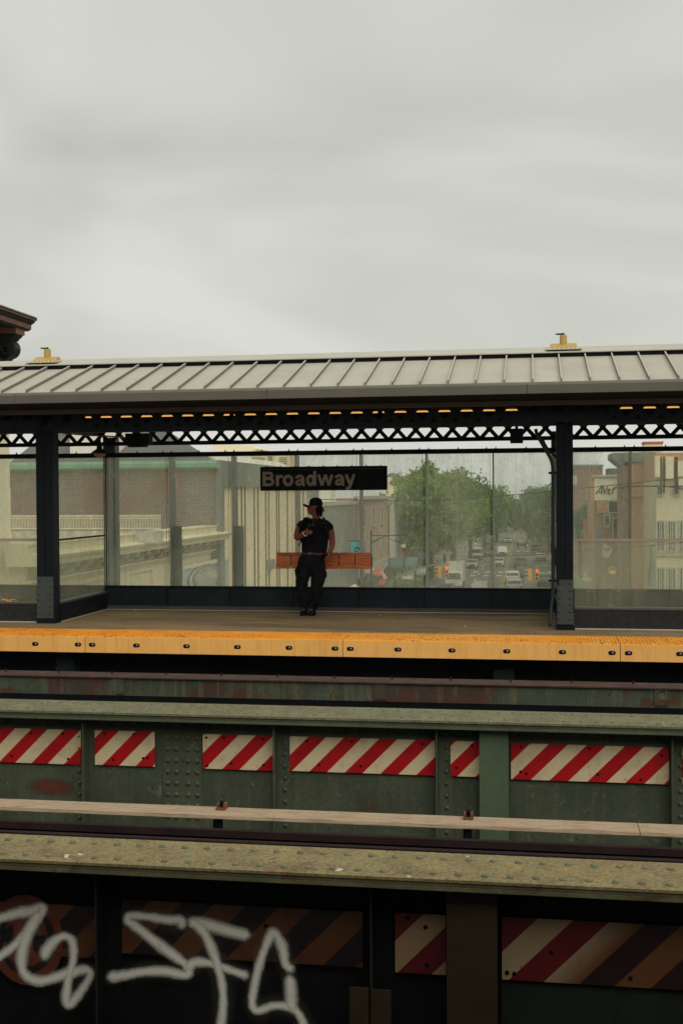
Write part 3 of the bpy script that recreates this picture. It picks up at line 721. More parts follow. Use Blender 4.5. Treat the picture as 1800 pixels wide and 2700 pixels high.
# tilted board hanging under the canopy at left
a = PY(172, 1146, 15.9); c = PY(328, 1157, 16.6)
t = thing('hanging_board', 'thin tilted brown board hung under the truss above the pendant lamp', 'board', ((a.x+c.x)/2, 16.2, c.z))
b = MB().add([(a.x, 15.8, a.z), (c.x, 16.0, c.z), (c.x, 16.9, c.z+.02), (a.x+.3, 16.9, a.z+.02), (a.x, 15.8, a.z+.012), (c.x, 16.0, c.z+.012), (c.x, 16.9, c.z+.032), (a.x+.3, 16.9, a.z+.032)], [(0,3,2,1),(4,5,6,7),(0,1,5,4),(1,2,6,5),(2,3,7,6),(3,0,4,7)])
obj('plank', b, M('hanging_board_wood', (0.3, 0.17, 0.08, 1), .7, var=.3, vs=8, streak=.3), t)

# yellow anchors on the ridge
m_yanch = M('yellow_anchor_paint', (0.52, 0.36, 0.11, 1), .5, var=.06)
m_flash = M('anchor_flashing', (0.62, 0.55, 0.4, 1), .5, var=.06)
def anchor(ub, label):
    q = PY(ub, 940, 16.25); q.z = zc1-.045
    t = thing('roof_anchor', label, 'roof anchor', tuple(q), 'yellow anchors on the canopy ridge')
    b = MB().add([(-.24, -.26, -.03), (.24, -.26, -.03), (.24, .0, .022), (-.24, .0, .022), (-.24, -.26, -.02), (.24, -.26, -.02), (.24, .0, .034), (-.24, .0, .034)], [(0,3,2,1),(4,5,6,7),(0,1,5,4),(1,2,6,5),(2,3,7,6),(3,0,4,7)])
    b.cur = 1
    for x in (-.21, -.15, -.09, -.03, .03, .09, .15, .21): b.dome((x, -.24, -.014), .009, 'z', .006, 6)
    obj('flashing', b, [m_flash, m_dark], t, local=True)
    b = MB().prism([(-.18, -.01), (.0, .085), (.18, -.01)], 'x', -.178, .178); obj('saddle', b, m_yanch, t, local=True)
    b = MB().cyl((0, 0, .03), (0, 0, .185), .05, 18).cyl((0, 0, .185), (0, 0, .2), .042, 18); obj('post', b, m_yanch, t, local=True, smooth=False)
    b = MB().tube([(-.045+.058*math.cos(k*math.pi/8), .0+.045*math.sin(k*math.pi/8), .213) for k in range(17)], .006, 6).cyl((0, 0, .2), (0, 0, .228), .014, 6)
    obj('ring', b, m_dark, t, local=True)
    return t
an = anchor(126, 'yellow roof anchor on the canopy ridge at the left, beside the rusty cornice')
a2 = copy_tree(an); a2.location = PY(1484, 900, 16.25); a2.location.z = zc1-.045; a2['label'] = 'yellow roof anchor on the canopy ridge above the right column'
# ================================================================ windscreens
def mat_glass(name, base, dirt, tint=(0.965, 0.985, 0.955, 1), dust=(0.93, 0.93, 0.74, 1)):
    mt = bpy.data.materials.new(name); mt.use_nodes = True; t = mt.node_tree; t.nodes.clear()
    o = t.nodes.new('ShaderNodeOutputMaterial'); tr = t.nodes.new('ShaderNodeBsdfTransparent'); tr.inputs[0].default_value = tint
    df = t.nodes.new('ShaderNodeBsdfDiffuse'); tl = t.nodes.new('ShaderNodeBsdfTranslucent')
    df.inputs[0].default_value = dust; tl.inputs[0].default_value = dust
    m1 = t.nodes.new('ShaderNodeMixShader'); m1.inputs[0].default_value = .72; t.links.new(df.outputs[0], m1.inputs[1]); t.links.new(tl.outputs[0], m1.inputs[2])
    a = noise(t, pos(t, (1.6, 1.6, .45)), 1.6, 5, .6, .4); c_ = noise(t, pos(t, (22, 22, .5)), 1.0, 4, .7)
    s_ = math_(t, 'ADD', math_(t, 'MULTIPLY', ramp(t, a, .3, .75), dirt), math_(t, 'MULTIPLY', ramp(t, c_, .5, .8), dirt*.6))
    g = math_(t, 'MULTIPLY', ramp(t, noise(t, pos(t), 55, 3, .7), .6, .8), dirt*.8)
    sm = math_(t, 'MULTIPLY', ramp(t, noise(t, pos(t, (2.2, 2.2, 1.6)), 2.6, 7, .75, 1.2), .52, .68), dirt*.75); f = math_(t, 'ADD', math_(t, 'ADD', math_(t, 'ADD', s_, g), sm), base); f = math_(t, 'MINIMUM', f, .9)
    m2 = t.nodes.new('ShaderNodeMixShader'); t.links.new(f, m2.inputs[0]); t.links.new(tr.outputs[0], m2.inputs[1]); t.links.new(m1.outputs[0], m2.inputs[2])
    gl = t.nodes.new('ShaderNodeBsdfGlossy'); gl.inputs['Roughness'].default_value = .12
    m3 = t.nodes.new('ShaderNodeMixShader'); m3.inputs[0].default_value = .012; t.links.new(m2.outputs[0], m3.inputs[1]); t.links.new(gl.outputs[0], m3.inputs[2])
    t.links.new(m3.outputs[0], o.inputs['Surface']); return mt
m_glass = mat_glass('dirty_glass', .08, .20)
m_glass2 = mat_glass('dirty_barrier_glass', .10, .13)
m_frame = M('windscreen_frame_paint', (0.006, 0.009, 0.012, 1), .5, var=.2, fine=.05)
m_base = M('windscreen_base_panel', (0.015, 0.023, 0.029, 1), .45, var=.3, vs=3, col2=(0.027, 0.035, 0.038, 1), c2amt=.6, fine=.08)
m_kerb = M('kerb_stone', (0.075, 0.065, 0.055, 1), .8, var=.25, vs=4, fine=.1)
m_fin = M('post_grey_paint', (0.16, 0.19, 0.19, 1), .5, var=.15)
m_alu = M('pane_edge_trim', (0.55, 0.53, 0.46, 1), .5, var=.1)
m_stone = M('granite_base', (0.03, 0.032, 0.033, 1), .7, var=.3, vs=14, col2=(0.055, 0.055, 0.055, 1), c2amt=.6, c2scale=16, fine=.15, fs=90)
ws = thing('windscreen', 'long glazed windscreen along the back of the far platform', 'windscreen', (-2.6, 17.7, 0))
obj('top_rail', MB().box(XL-4, XR, 17.69, 17.74, 2.418, 2.49), m_frame, ws)
b = MB()
for k in range(-9, 9):
    for dx in (-.07, .07, .52): x = -1.612+1.0155*k+dx; b.prism([(x-.012, 2.49), (x+.012, 2.49), (x, 2.52)], 'y', 17.70, 17.72)
obj('rail_clips', b, m_frame, ws)
obj('bottom_rail', MB().box(XL-4, XR, 17.66, 17.76, .335, .378), m_frame, ws)
obj('kerb', MB().box(XL-4, XR, 17.64, 18.0, 0, .062), m_kerb, ws)
obj('kerb_bead', MB().box(XL-4, XR, 17.63, 17.64, 0, .008), m_alu, ws)
for k in range(-9, 8):
    xj = -1.612+1.0155*k
    obj('base_panel', MB().box(xj+.012, xj+1.0035, 17.665, 17.70, .066, .335), m_base, ws)
    b = MB().box(xj+.018, xj+.998, 17.700, 17.708, .379, 2.417); obj('glass_pane', b, m_glass, ws)
    b = MB().box(xj+.012, xj+.0175, 17.697, 17.711, .38, 2.416).box(xj+.9985, xj+1.004, 17.697, 17.711, .38, 2.416); obj('pane_trim', b, m_alu, ws)
    b = MB().box(xj+.019, xj+.033, 17.745, 18.03, .0, 2.42); obj('post', b, m_fin, ws)
    if k in (-4, -3): obj('post_stiffener', MB().box(xj+.033, xj+.17, 17.9, 17.912, .0, 1.32), m_fin, ws)
    obj('base_joint', MB().box(xj-.0135, xj+.0135, 17.655, 17.69, .066, .334), m_frame, ws)
# waist high barriers round the stairwells
m_pink = M('barrier_rail_stone', (0.42, 0.34, 0.28, 1), .6, var=.1)
m_curb2 = M('barrier_ledge_paint', (0.10, 0.10, 0.085, 1), .5, var=.2)
def barrier(label, x0, x1, xr, mrail):
    t = thing('stair_barrier', label, 'barrier', ((x0+x1)/2, 15.75, 0), 'waist high glass barriers round the stairs')
    obj('base', MB().box(x0, x1, 15.70, 15.80, 0, .262), m_stone, t)
    obj('ledge', MB().box(x0, x1, 15.69, 15.81, .264, .292), m_curb2, t)
    obj('base_bead', MB().box(x0, x1, 15.675, 15.70, 0, .014), m_alu, t)
    obj('glass_pane', MB().box(x0, x1, 15.745, 15.753, .293, 1.163), m_glass2, t)
    obj('handrail', MB().box(x0, x1, 15.72, 15.78, 1.165, 1.2), mrail, t)
    obj('side_base', MB().box(xr-.05, xr+.05, 15.81, 17.66, 0, .262), m_navy, t)
    obj('side_ledge', MB().box(xr-.06, xr+.06, 15.812, 17.66, .264, .292), m_curb2, t)
    obj('side_bead', MB().box(xr+.05, xr+.065, 15.81, 17.66, 0, .012), m_alu, t)
    obj('side_glass', MB().box(xr-.004, xr+.004, 15.80, 17.66, .293, 1.163), m_glass2, t)
    obj('side_rail', MB().box(xr-.02, xr+.02, 15.80, 17.66, 1.165, 1.19), m_frame, t)
    return t
barrier('glass stair barrier left of the left column with a yellow tape scrap on its ledge', XL-4, -6.76, -6.71, m_pink)
barrier('glass stair barrier right of the right column', .56, XR, .40, m_pink)
# yellow tape scrap
b = MB(); q = PY(6, 1582, 15.7)
pts = [PY(u, v, 15.685) for u, v in ((5, 1583), (12, 1581), (22, 1584), (30, 1583), (38, 1581), (45, 1584))]
b.tube([(p.x, p.y, p.z+.004) for p in pts], [.012, .008, .012, .006, .005, .003], 6)
pts = [PY(u, v, 15.683) for u, v in ((14, 1583), (24, 1586), (34, 1586), (28, 1590))]
b.tube([(p.x, p.y, p.z) for p in pts], [.006, .008, .006, .003], 6)
tag(obj('tape_scrap', b, M('yellow_tape', (0.75, 0.33, 0.03, 1), .5, var=.1)), 'twisted scrap of yellow tape on the ledge of the left stair barrier', 'tape')

# conduit by the right column
def at(u, v, Y): p = PY(u, v, Y); return Vector((p.x, p.y, p.z))
YC = 15.55
pts = catmull([at(1411, 1131, YC), at(1417, 1150, YC), at(1437, 1185, YC), at(1452, 1213, YC), at(1456.5, 1240, YC), at(1456.5, 1300, YC), at(1456.5, 1440, YC), at(1456.5, 1560, YC), at(1452, 1600, YC-.03), at(1449, 1650, YC-.12)], 6)
t = thing('conduit', 'grey conduit bending down beside the right column', 'pipe', tuple(at(1452, 1652, YC)))
t.location.z = 0; WLOC[t.name] = Vector(t.location)
m_cond = M('conduit_paint', (0.026, 0.032, 0.033, 1), .45, var=.2)
obj('pipe', MB().tube(pts, .0235, 10), m_cond, t, smooth=True)
b = MB()
for v in (1247, 1531): p = at(1456, v, YC); b.box(p.x-.038, p.x+.085, YC-.02, YC+.05, p.z-.016, p.z+.016); b.dome((p.x-.045, YC-.02, p.z), .014, 'y-')
obj('clamp', b, m_dark, t)
b = MB()
for v in (1440, 1452): p = at(1456.5, v, YC); b.cyl((p.x, YC, p.z-.02), (p.x, YC, p.z+.02), .03, 10)
obj('coupling', b, m_cond, t)
pts = catmull([at(1428, 1155, 15.75), at(1440, 1180, 15.75), at(1462, 1203, 15.75), at(1475, 1213, 15.75)], 5)
obj('branch_pipe', MB().tube(pts, .018, 8), m_cond, t)
p = at(1463, 1470, 15.6)
obj('junction_box', MB().box(p.x-.02, p.x+.012, 15.6, 15.68, p.z-.11, p.z+.12), m_dark, t)

# ================================================================ station name sign
ys = 17.58
sx0, sx1 = XY(687, ys), XY(1021, ys); sz0, sz1 = ZY(854, 1293, ys), ZY(854, 1229.5, ys)
m_sblk = M('sign_black_enamel', (0.003, 0.005, 0.008, 1), .5, var=.1, fine=0, bmp=0)
m_slet = M('sign_lettering', (0.36, 0.30, 0.25, 1), .5, var=.08, vs=8, fine=0, bmp=0)
t = thing('name_sign', 'black station sign reading Broadway in grey letters above the standing man', 'sign', ((sx0+sx1)/2, ys, sz0))
obj('panel', MB().box(sx0, sx1, ys, ys+.03, sz0, sz1), m_sblk, t)
obj('line', MB().box(sx0+.01, XY(840, ys), ys-.0015, ys, sz1-.046, sz1-.04).box(XY(864, ys), sx1-.01, ys-.0015, ys, sz1-.046, sz1-.04), M('sign_line', (.07, .07, .075, 1), .5, fine=0), t)
obj('hanger', MB().box(sx0+.4, sx0+.43, ys+.03, 17.7, sz1-.2, sz1-.15).box(sx1-.43, sx1-.4, ys+.03, 17.7, sz1-.2, sz1-.15), m_frame, t)
b = MB()
for i in range(9): x = sx0+.1+(sx1-sx0-.2)*i/8; b.dome((x, ys+.01, sz1-.001), .012, 'z', .018, 6)
obj('edge_bolts', b, m_frame, t)
SC = (sx1-sx0)/(1100-228.); X0 = sx0 + (245-228)*SC; Zb = ZY(760, 1281.3, ys)
b = MB(); lay = [0]
def rib(path, w, closed=False):
    lay[0] += 1; y = ys-.002-.0004*lay[0]; n = len(path); L_ = []
    for i, p in enumerate(path):
        a_ = Vector(path[(i-1) % n] if closed or i else path[0]); c_ = Vector(path[(i+1) % n] if closed or i < n-1 else path[-1]); t_ = (c_-a_).normalized(); L_.append((Vector(p), Vector((-t_.y, t_.x))))
    vs = []
    for p, nn in L_:
        for q in (p-nn*w/2, p+nn*w/2): vs.append((X0+q.x*SC, y, Zb+q.y*SC))
    fs = [(2*i, 2*i+1, 2*i+3, 2*i+2) for i in range(n-1)]
    if closed: fs.append((2*n-2, 2*n-1, 1, 0))
    b.add(vs, fs)
def ell(cx_, cy_, rx, ry, w): rib([(cx_+rx*math.cos(k*math.pi/16), cy_+ry*math.sin(k*math.pi/16)) for k in range(32)], w, True)
def arcp(cx_, cy_, rx, ry, a0, a1, n=12): return [(cx_+rx*math.cos(R(a0+(a1-a0)*k/n)), cy_+ry*math.sin(R(a0+(a1-a0)*k/n))) for k in range(n+1)]
# B
rib([(11, 0), (11, 98)], 22)
rib([(8, 89)] + [(38, 89)] + arcp(46, 72, 20, 17, 90, -90) + [(8, 55)], 18)
rib([(8, 50)] + [(44, 50)] + arcp(48, 29.5, 24, 20.5, 90, -90) + [(8, 9)], 19)
# r
rib([(103, 0), (103, 75)], 20); rib([(104, 38), (107, 52), (116, 62), (128, 66), (141, 66)], 19)
ell(177.5, 37.5, 26.5, 29.5, 20.5)
def letter_a(dx):
    rib([(281+dx, 8), (281+dx, 52)], 20); rib(arcp(258+dx, 48, 23.5, 19.5, 0, 172), 18)
    rib([(283+dx, 43), (258+dx, 38), (242+dx, 31), (235+dx, 22), (240+dx, 11), (254+dx, 8), (270+dx, 13), (281+dx, 27)], 18)
    rib([(281+dx, 12), (285+dx, 4), (292+dx, 1)], 14)
letter_a(0); letter_a(272)
rib([(362, 0), (362, 100)], 20); ell(333, 37.5, 20.5, 29.5, 20)
for p in ([(389, 75), (411, 2)], [(411, 2), (435, 74)], [(435, 74), (459, 2)], [(459, 2), (481, 75)]): rib(p, 19)
rib([(577, 75), (605, 3)], 20); rib([(631, 75), (605, 0), (598, -14), (588, -19), (576, -18)], 19)
obj('lettering', b, m_slet, t, fix=False)

# ================================================================ leaning bench board
def mat_wood():
    mt, t, b, o = new_mat('orange_bench_wood')
    base = mix(t, ramp(t, noise(t, pos(t, (1.3, 20, 22)), 3, 6, .65, .4), .3, .7), (0.50, 0.10, 0.013, 1), (0.80, 0.22, 0.03, 1))
    base = mix(t, ramp(t, noise(t, pos(t, (1.5, 40, 60)), 2, 4, .7), .47, .6), base, (0.17, 0.035, 0.01, 1))
    t.links.new(base, b.inputs['Base Color']); b.inputs['Roughness'].default_value = .5; return mt
m_wood = mat_wood()
yb0, yb1 = 17.50, 17.44
zt_, zb_ = ZY(854, 1457, yb0), ZY(854, 1500, yb1)
t = thing('leaning_bench', 'orange wooden leaning bench board behind the standing man', 'bench', (XY(854, 17.5), 17.5, 0))
cuts = [727, 767, 812, 848, 893, 936, 979]
for i in range(6):
    x0, x1 = XY(cuts[i], yb0)+.006, XY(cuts[i+1], yb0)-.006
    obj('slat', MB().prism([(yb0, zt_), (yb0+.02, zt_+.002), (yb1+.02, zb_), (yb1, zb_)], 'x', x0, x1), m_wood, t)
b = MB().box(XY(727, yb0), XY(979, yb0), yb0+.025, yb0+.04, zb_+.03, zt_-.02); obj('backing', b, m_dark, t)
b = MB()
for u in (812, 893): x = XY(u, 17.6); b.box(x-.02, x+.02, 17.53, 17.70, zb_+.05, zb_+.12)
obj('bracket', b, m_dark, t)

# ================================================================ the standing man
YP = 17.15
def P3(u, v, dy=0): p = PY(u, v, YP); return Vector((p.x, p.y+dy, p.z))
K = 17.45/FPX
def px(r): return r*K
m_skin = M('brown_skin', (0.22, 0.058, 0.024, 1), .5, var=.12, vs=9, fine=.03, bmp=.05)
m_shirt = M('black_cotton', (0.005, 0.0065, 0.010, 1), .9, var=.25, vs=7, fine=.05)
m_pants = M('black_canvas', (0.0055, 0.0065, 0.009, 1), .85, var=.3, vs=9, fine=.05)
m_hair = M('black_hair', (0.006, 0.006, 0.006, 1), .7, var=.3, vs=30, fs=80, bmp=.6)
m_leather = M('black_leather', (0.006, 0.007, 0.009, 1), .45, var=.2)
man = thing('person', 'man in black cap, t-shirt and cargo trousers leaning on the bench, holding a phone', 'person', (P3(815, 1620).x, YP, 0))
def remesh(o, vox, smooth=6, disp=None):
    r = o.modifiers.new('remesh', 'REMESH'); r.mode = 'VOXEL'; r.voxel_size = vox; r.use_smooth_shade = True
    if smooth: s_ = o.modifiers.new('smooth', 'SMOOTH'); s_.iterations = smooth; s_.factor = .5
    if disp:
        tx = bpy.data.textures.new('folds', 'CLOUDS'); tx.noise_scale = disp[0]
        d_ = o.modifiers.new('folds', 'DISPLACE'); d_.texture = tx; d_.strength = disp[1]; d_.mid_level = .5; d_.texture_coords = 'GLOBAL'
    return o
# body: one continuous surface
b = MB()
hc = P3(829.5, 1335)
b.sphere(hc, .092, .076, .108, 20, 16)                                # skull
b.sphere(P3(821.5, 1347, -.003), .055, .052, .062, 16, 12)             # jaw, face to the left
b.sphere(P3(817, 1353, -.003), .026, .028, .022, 10, 8)                # chin
b.loft([(P3(812.5, 1338.5, -.006), .006, .010), (P3(811.3, 1342.5, -.006), .012, .014), (P3(810.6, 1345, -.006), .013, .016), (P3(812.5, 1346.8, -.006), .008, .012)], 8)  # nose
b.sphere(P3(812.6, 1349.3, -.004), .010, .02, .006, 8, 6); b.sphere(P3(813, 1351.3, -.004), .010, .018, .006, 8, 6)   # lips
b.sphere(P3(814, 1337, -.02), .014, .03, .008, 8, 6)                   # brow
b.sphere(P3(832, 1343, -.075), .018, .008, .03, 8, 8)                  # ear
b.loft([(P3(830, 1346), .05, .05), (P3(833, 1358), .056, .056), (P3(834, 1367, .01), .062, .06), (P3(833, 1376, .01), .09, .07)], 16)
b.loft([(P3(832, 1369), .13, .07), (P3(830, 1380), .17, .09), (P3(829, 1395), .18, .115), (P3(828, 1425), .17, .115), (P3(828, 1450), .165, .11), (P3(824, 1475), .175, .12), (P3(820, 1500), .17, .12)], 20)
def limb(pts, rs, n=12): b.tube(catmull(pts, 4), [rs[min(i//4, len(rs)-1)] + (rs[min(i//4+1, len(rs)-1)]-rs[min(i//4, len(rs)-1)])*((i % 4)/4.) for i in range((len(pts)-1)*4+1)], n)
# his right arm (photo left), bent, phone in hand
limb([P3(803, 1380), P3(789, 1393), P3(784, 1410, -.02), P3(785, 1419, -.05)], [.052, .054, .052, .05])
limb([P3(784.5, 1417, -.04), P3(790, 1416, -.09), P3(801, 1411.5, -.16), P3(811, 1406.5, -.215)], [.05, .049, .04, .029])
b.sphere(P3(818, 1402.5, -.245), .040, .024, .034, 12, 10)
for (fu, fv, l_) in ((822, 1397.5, 0), (823, 1400.5, .004), (822.5, 1403.5, .004), (821.5, 1406.2, 0)):
    limb([P3(fu-5, fv+.5, -.245), P3(fu+1, fv-.2, -.268), P3(fu+5.5+l_*300, fv+.2, -.268), P3(fu+8+l_*300, fv+.8, -.252)], [.0105, .010, .0095, .008], 8)
limb([P3(814, 1401, -.25), P3(816, 1396, -.27), P3(820, 1391.5, -.272)], [.013, .012, .009], 8)
# his left arm (photo right), straight to the pocket
limb([P3(858, 1382), P3(869, 1394), P3(873, 1410, .01), P3(875, 1425, .01)], [.052, .054, .053, .047])
limb([P3(875, 1423, .01), P3(875, 1438, 0), P3(871, 1452, -.02), P3(867, 1463, -.03)], [.047, .045, .037, .028])
b.sphere(P3(864.5, 1470, -.035), .026, .034, .044, 12, 10)
for k_, dy in enumerate((-.06, -.045, -.03, -.015)):
    limb([P3(863, 1473, dy), P3(861.5, 1479, dy), P3(860, 1484+k_ % 2, dy+.006)], [.011, .010, .008], 8)
limb([P3(863, 1468, -.06), P3(860, 1473, -.075), P3(858.5, 1477, -.075)], [.013, .012, .010], 8)
for c0, c1, c2, c3 in (((803, 1500), (797, 1530), (796, 1560), (803, 1608)), ((838, 1500), (836, 1530), (834, 1560), (823, 1608))):
    limb([P3(*c0), P3(*c1), P3(*c2), P3(*c3)], [.085, .07, .05, .04])
remesh(obj('body', b, m_skin, man), .0065, 3)
# eye
b = MB().sphere(P3(815.5, 1340.5, -.032), .008, .009, .006, 8, 6); obj('eye', b, M('eye_dark', (.05, .04, .035, 1), .3, fine=0), man)
# t-shirt
b = MB()
b.loft([(P3(833, 1367.5), .085, .07), (P3(831, 1371.5), .15, .085), (P3(830, 1380), .2, .118), (P3(831, 1395), .212, .138), (P3(831, 1415), .206, .135), (P3(829.5, 1440), .198, .134), (P3(828, 1457.5), .192, .136)], 24)
limb([P3(811, 1379), P3(798, 1382.5), P3(787.5, 1391, -.01)], [.07, .063, .062]); limb([P3(850, 1380), P3(863, 1386), P3(871, 1398)], [.073, .068, .064])
b.loft([(P3(812, 1372), .02, .05), (P3(812, 1378), .12, .08)], 12); b.loft([(P3(852, 1372), .02, .05), (P3(852, 1379), .12, .08)], 12)
o_ = remesh(obj('t_shirt', b, m_shirt, man), .008, 5, (.08, .02))
# trousers with cargo pockets
b = MB()
b.loft([(P3(828, 1459), .183, .13), (P3(823, 1470), .2, .14), (P3(821, 1485), .208, .145), (P3(820, 1497), .2, .14), (P3(820, 1506), .15, .11)], 24)
limb([P3(803, 1492), P3(800, 1515, -.01), P3(797, 1540, -.03), P3(797, 1567, -.02), P3(801, 1588, .0), P3(803, 1603, 0)], [.112, .108, .087, .09, .078, .062], 18)
limb([P3(838, 1492), P3(839, 1515, -.01), P3(837, 1540, -.03), P3(835, 1567, -.02), P3(829, 1588, 0), P3(824, 1603, 0)], [.118, .114, .092, .092, .08, .062], 18)
b.sphere(P3(786, 1510, -.01), .042, .07, .10, 12, 10); b.sphere(P3(853, 1514, -.01), .045, .07, .10, 12, 10)
remesh(obj('trousers', b, m_pants, man), .008, 3, (.06, .045))
b = MB()
for c_ in (((778, 1503), (792, 1506)), ((849, 1508), (862, 1507))):
    a_, d_ = P3(c_[0][0], c_[0][1], -.07), P3(c_[1][0], c_[1][1], -.07); b.bar(a_, d_, .02, .012)
obj('pocket_flaps', b, m_pants, man)
# belt
b = MB().loft([(P3(828, 1461.5), .187, .134), (P3(828, 1456), .187, .134)], 28, False)
obj('belt', b, M('brown_leather', (0.11, 0.035, 0.022, 1), .5, var=.15), man, smooth=True)
p = P3(821, 1458.5, -.145); obj('buckle', MB().box(p.x-.022, p.x-.016, p.y-.004, p.y+.012, p.z-.018, p.z+.018).box(p.x-.022, p.x+.018, p.y-.004, p.y+.012, p.z+.013, p.z+.018).box(p.x-.022, p.x+.018, p.y-.004, p.y+.012, p.z-.018, p.z-.013).dome((p.x+.03, p.y, p.z), .008, 'y-', .006, 8), m_steel, man)
# cap
b = MB()
cc_ = P3(832.5, 1331)
prof = [(.104, .088, -.01), (.105, .09, .02), (.098, .084, .055), (.078, .066, .088), (.045, .038, .105), (.01, .01, .111)]
b.loft([(cc_+Vector((0, 0, z)), rx, ry) for rx, ry, z in prof], 24)
br = MB(); c0 = P3(817, 1330.5)
top = []; 
for k in range(13):
    a_ = R(90+180*k/12); top.append(c0 + Vector((math.cos(a_)*.115+.01, math.sin(a_)*.078, -.0 + (.034*abs(math.sin(a_))**2)*-1 + .016)))
vs = [p for p in top] + [p-Vector((0, 0, .028)) for p in top]; n_ = 13
br.add(vs, [tuple(range(n_)), tuple(range(2*n_-1, n_-1, -1))] + [(i, i+1, i+1+n_, i+n_) for i in range(n_-1)])
cap = obj('cap', b, m_shirt, man, smooth=True)
obj('cap_brim', br, m_shirt, cap)
b = MB(); rnd = random.Random(3)
b.sphere(P3(842, 1343, 0), .055, .082, .075, 14, 10)
for k in range(46):
    a_ = rnd.uniform(0, 1); u = 833+16*rnd.random(); v = 1336+19*rnd.random(); dy = rnd.choice((-1, 1))*rnd.uniform(.045, .08)
    p = P3(u, v, dy); b.tube([p, p+Vector((rnd.uniform(-.01, .015), 0, -.02)), p+Vector((rnd.uniform(0, .02), dy*.1, -.045))], [.012, .011, .005], 6)
obj('hair', b, m_hair, man, smooth=True)
# boots
for (ua, ub_, nm) in ((793, 813, 0), (814, 834, 1)):
    xc = (P3(ua, 1620).x+P3(ub_, 1620).x)/2; hw = .054
    b = MB().loft([((xc, YP-.05, 0.0), hw, .135), ((xc, YP-.05, .022), hw+.003, .14), ((xc, YP-.045, .05), hw, .125), ((xc, YP-.01, .09), hw-.006, .08), ((xc, YP, .14), hw-.004, .062)], 16)
    bo = obj('boot', b, m_leather, man, smooth=True)
    b = MB().box(xc-.02, xc+.02, YP-.13, YP-.10, .078, .084).box(xc-.02, xc+.02, YP-.105, YP-.085, .095, .101); obj('laces', b, M('lace_grey', (.12, .12, .12, 1), .6, fine=0) if nm == 0 else bpy.data.materials['lace_grey'], bo)
# bracelet and watch
w0 = P3(812, 1405.8, -.22); dd = (P3(818, 1402.5, -.245)-P3(801, 1411.5, -.16)).normalized(); q0 = dd.orthogonal().normalized(); q1 = dd.cross(q0)
b = MB().tube([w0+(q0*math.cos(k*math.pi/8)+q1*math.sin(k*math.pi/8))*.037 for k in range(17)], .0065, 6); obj('bracelet', b, M('white_beads', (.75, .72, .62, 1), .4, fine=0), man, smooth=True)
w0 = P3(867.5, 1461, -.03); b = MB().tube([w0+Vector((math.cos(k*math.pi/8)*.034, math.sin(k*math.pi/8)*.034, .004*math.cos(k*math.pi/8))) for k in range(17)], .009, 6); wb = obj('watch', b, m_leather, man)
obj('watch_face', MB().cyl(w0+Vector((.012, -.045, 0)), w0+Vector((.010, -.036, 0)), .014, 12), m_steel, wb)
b = MB().tube(catmull([P3(824, 1366, -.08), P3(829, 1374, -.125), P3(830.5, 1380, -.13), P3(834, 1374, -.125), P3(842, 1366, -.07)], 5), .0022, 5); p = P3(830.5, 1383, -.142); b.box(p.x-.006, p.x+.006, p.y-.003, p.y+.003, p.z-.018, p.z+.004)
obj('necklace', b, M('chain_metal', (.25, .2, .12, 1), .4, metal=.6, fine=0), man)
obj('chest_print', MB().box(P3(851, 1378).x, P3(858, 1378).x, P3(851, 1378, -.137).y, P3(851, 1378, -.13).y, P3(851, 1380).z, P3(851, 1378.8).z).box(P3(855, 1376).x, P3(856, 1378).x, P3(851, 1378, -.137).y, P3(851, 1378, -.13).y, P3(851, 1380).z, P3(851, 1375).z), M('print_grey', (.05, .05, .055, 1), .7, fine=0), man)
# phone
p = P3(821.5, 1390.5, -.26)
t = thing('phone', "black phone held up in the standing man's hand", 'phone', tuple(p))
obj('case', MB().add([p+Vector(q) for q in ((-.036, -.004, -.05), (.036, -.004, -.05), (.036, .004, -.05), (-.036, .004, -.05), (-.03, -.024, .055), (.042, -.024, .055), (.042, -.016, .055), (-.03, -.016, .055))], [(0,3,2,1),(4,5,6,7),(0,1,5,4),(1,2,6,5),(2,3,7,6),(3,0,4,7)]), m_leather, t, bevel=.003)
obj('camera_lens', MB().cyl(p+Vector((.026, -.0245, .04)), p+Vector((.026, -.02, .04)), .008, 10), m_steel, t)
# backpack
p = P3(828, 1400, .2)
t = thing('backpack', 'black backpack on the back of the standing man with a dangling strap', 'backpack', tuple(p))
b = MB().loft([(P3(828, 1448, .19), .13, .07), (P3(828, 1440, .2), .16, .09), (P3(828, 1405, .2), .165, .09), (P3(828, 1380, .19), .15, .08), (P3(828, 1370, .17), .1, .05)], 20); obj('bag', b, m_pants, t, smooth=True)
for pts in ([P3(812, 1369, .14), P3(810, 1366.5, .03), P3(806, 1368, -.09), P3(798, 1385, -.125), P3(795, 1405, -.11), P3(795, 1425, -.02), P3(798, 1435, .12)],
            [P3(848, 1369, .14), P3(852, 1367, .03), P3(857, 1369, -.09), P3(862, 1385, -.125), P3(863, 1405, -.11), P3(862, 1425, -.02), P3(858, 1435, .12)]):
    obj('strap', MB().tube(catmull(pts, 5), .02, 6), m_leather, t)
b = MB().tube(catmull([P3(797, 1424, 0), P3(793, 1430, -.03), P3(790, 1436, -.03), P3(788.5, 1438, -.03)], 4), .009, 6); s_ = obj('dangling_strap', b, m_leather, t)
obj('strap_ring', MB().tube([P3(789, 1437, -.03)+Vector((math.cos(k*math.pi/6)*.012, 0, math.sin(k*math.pi/6)*.014)) for k in range(13)], .003, 5), m_steel, s_)
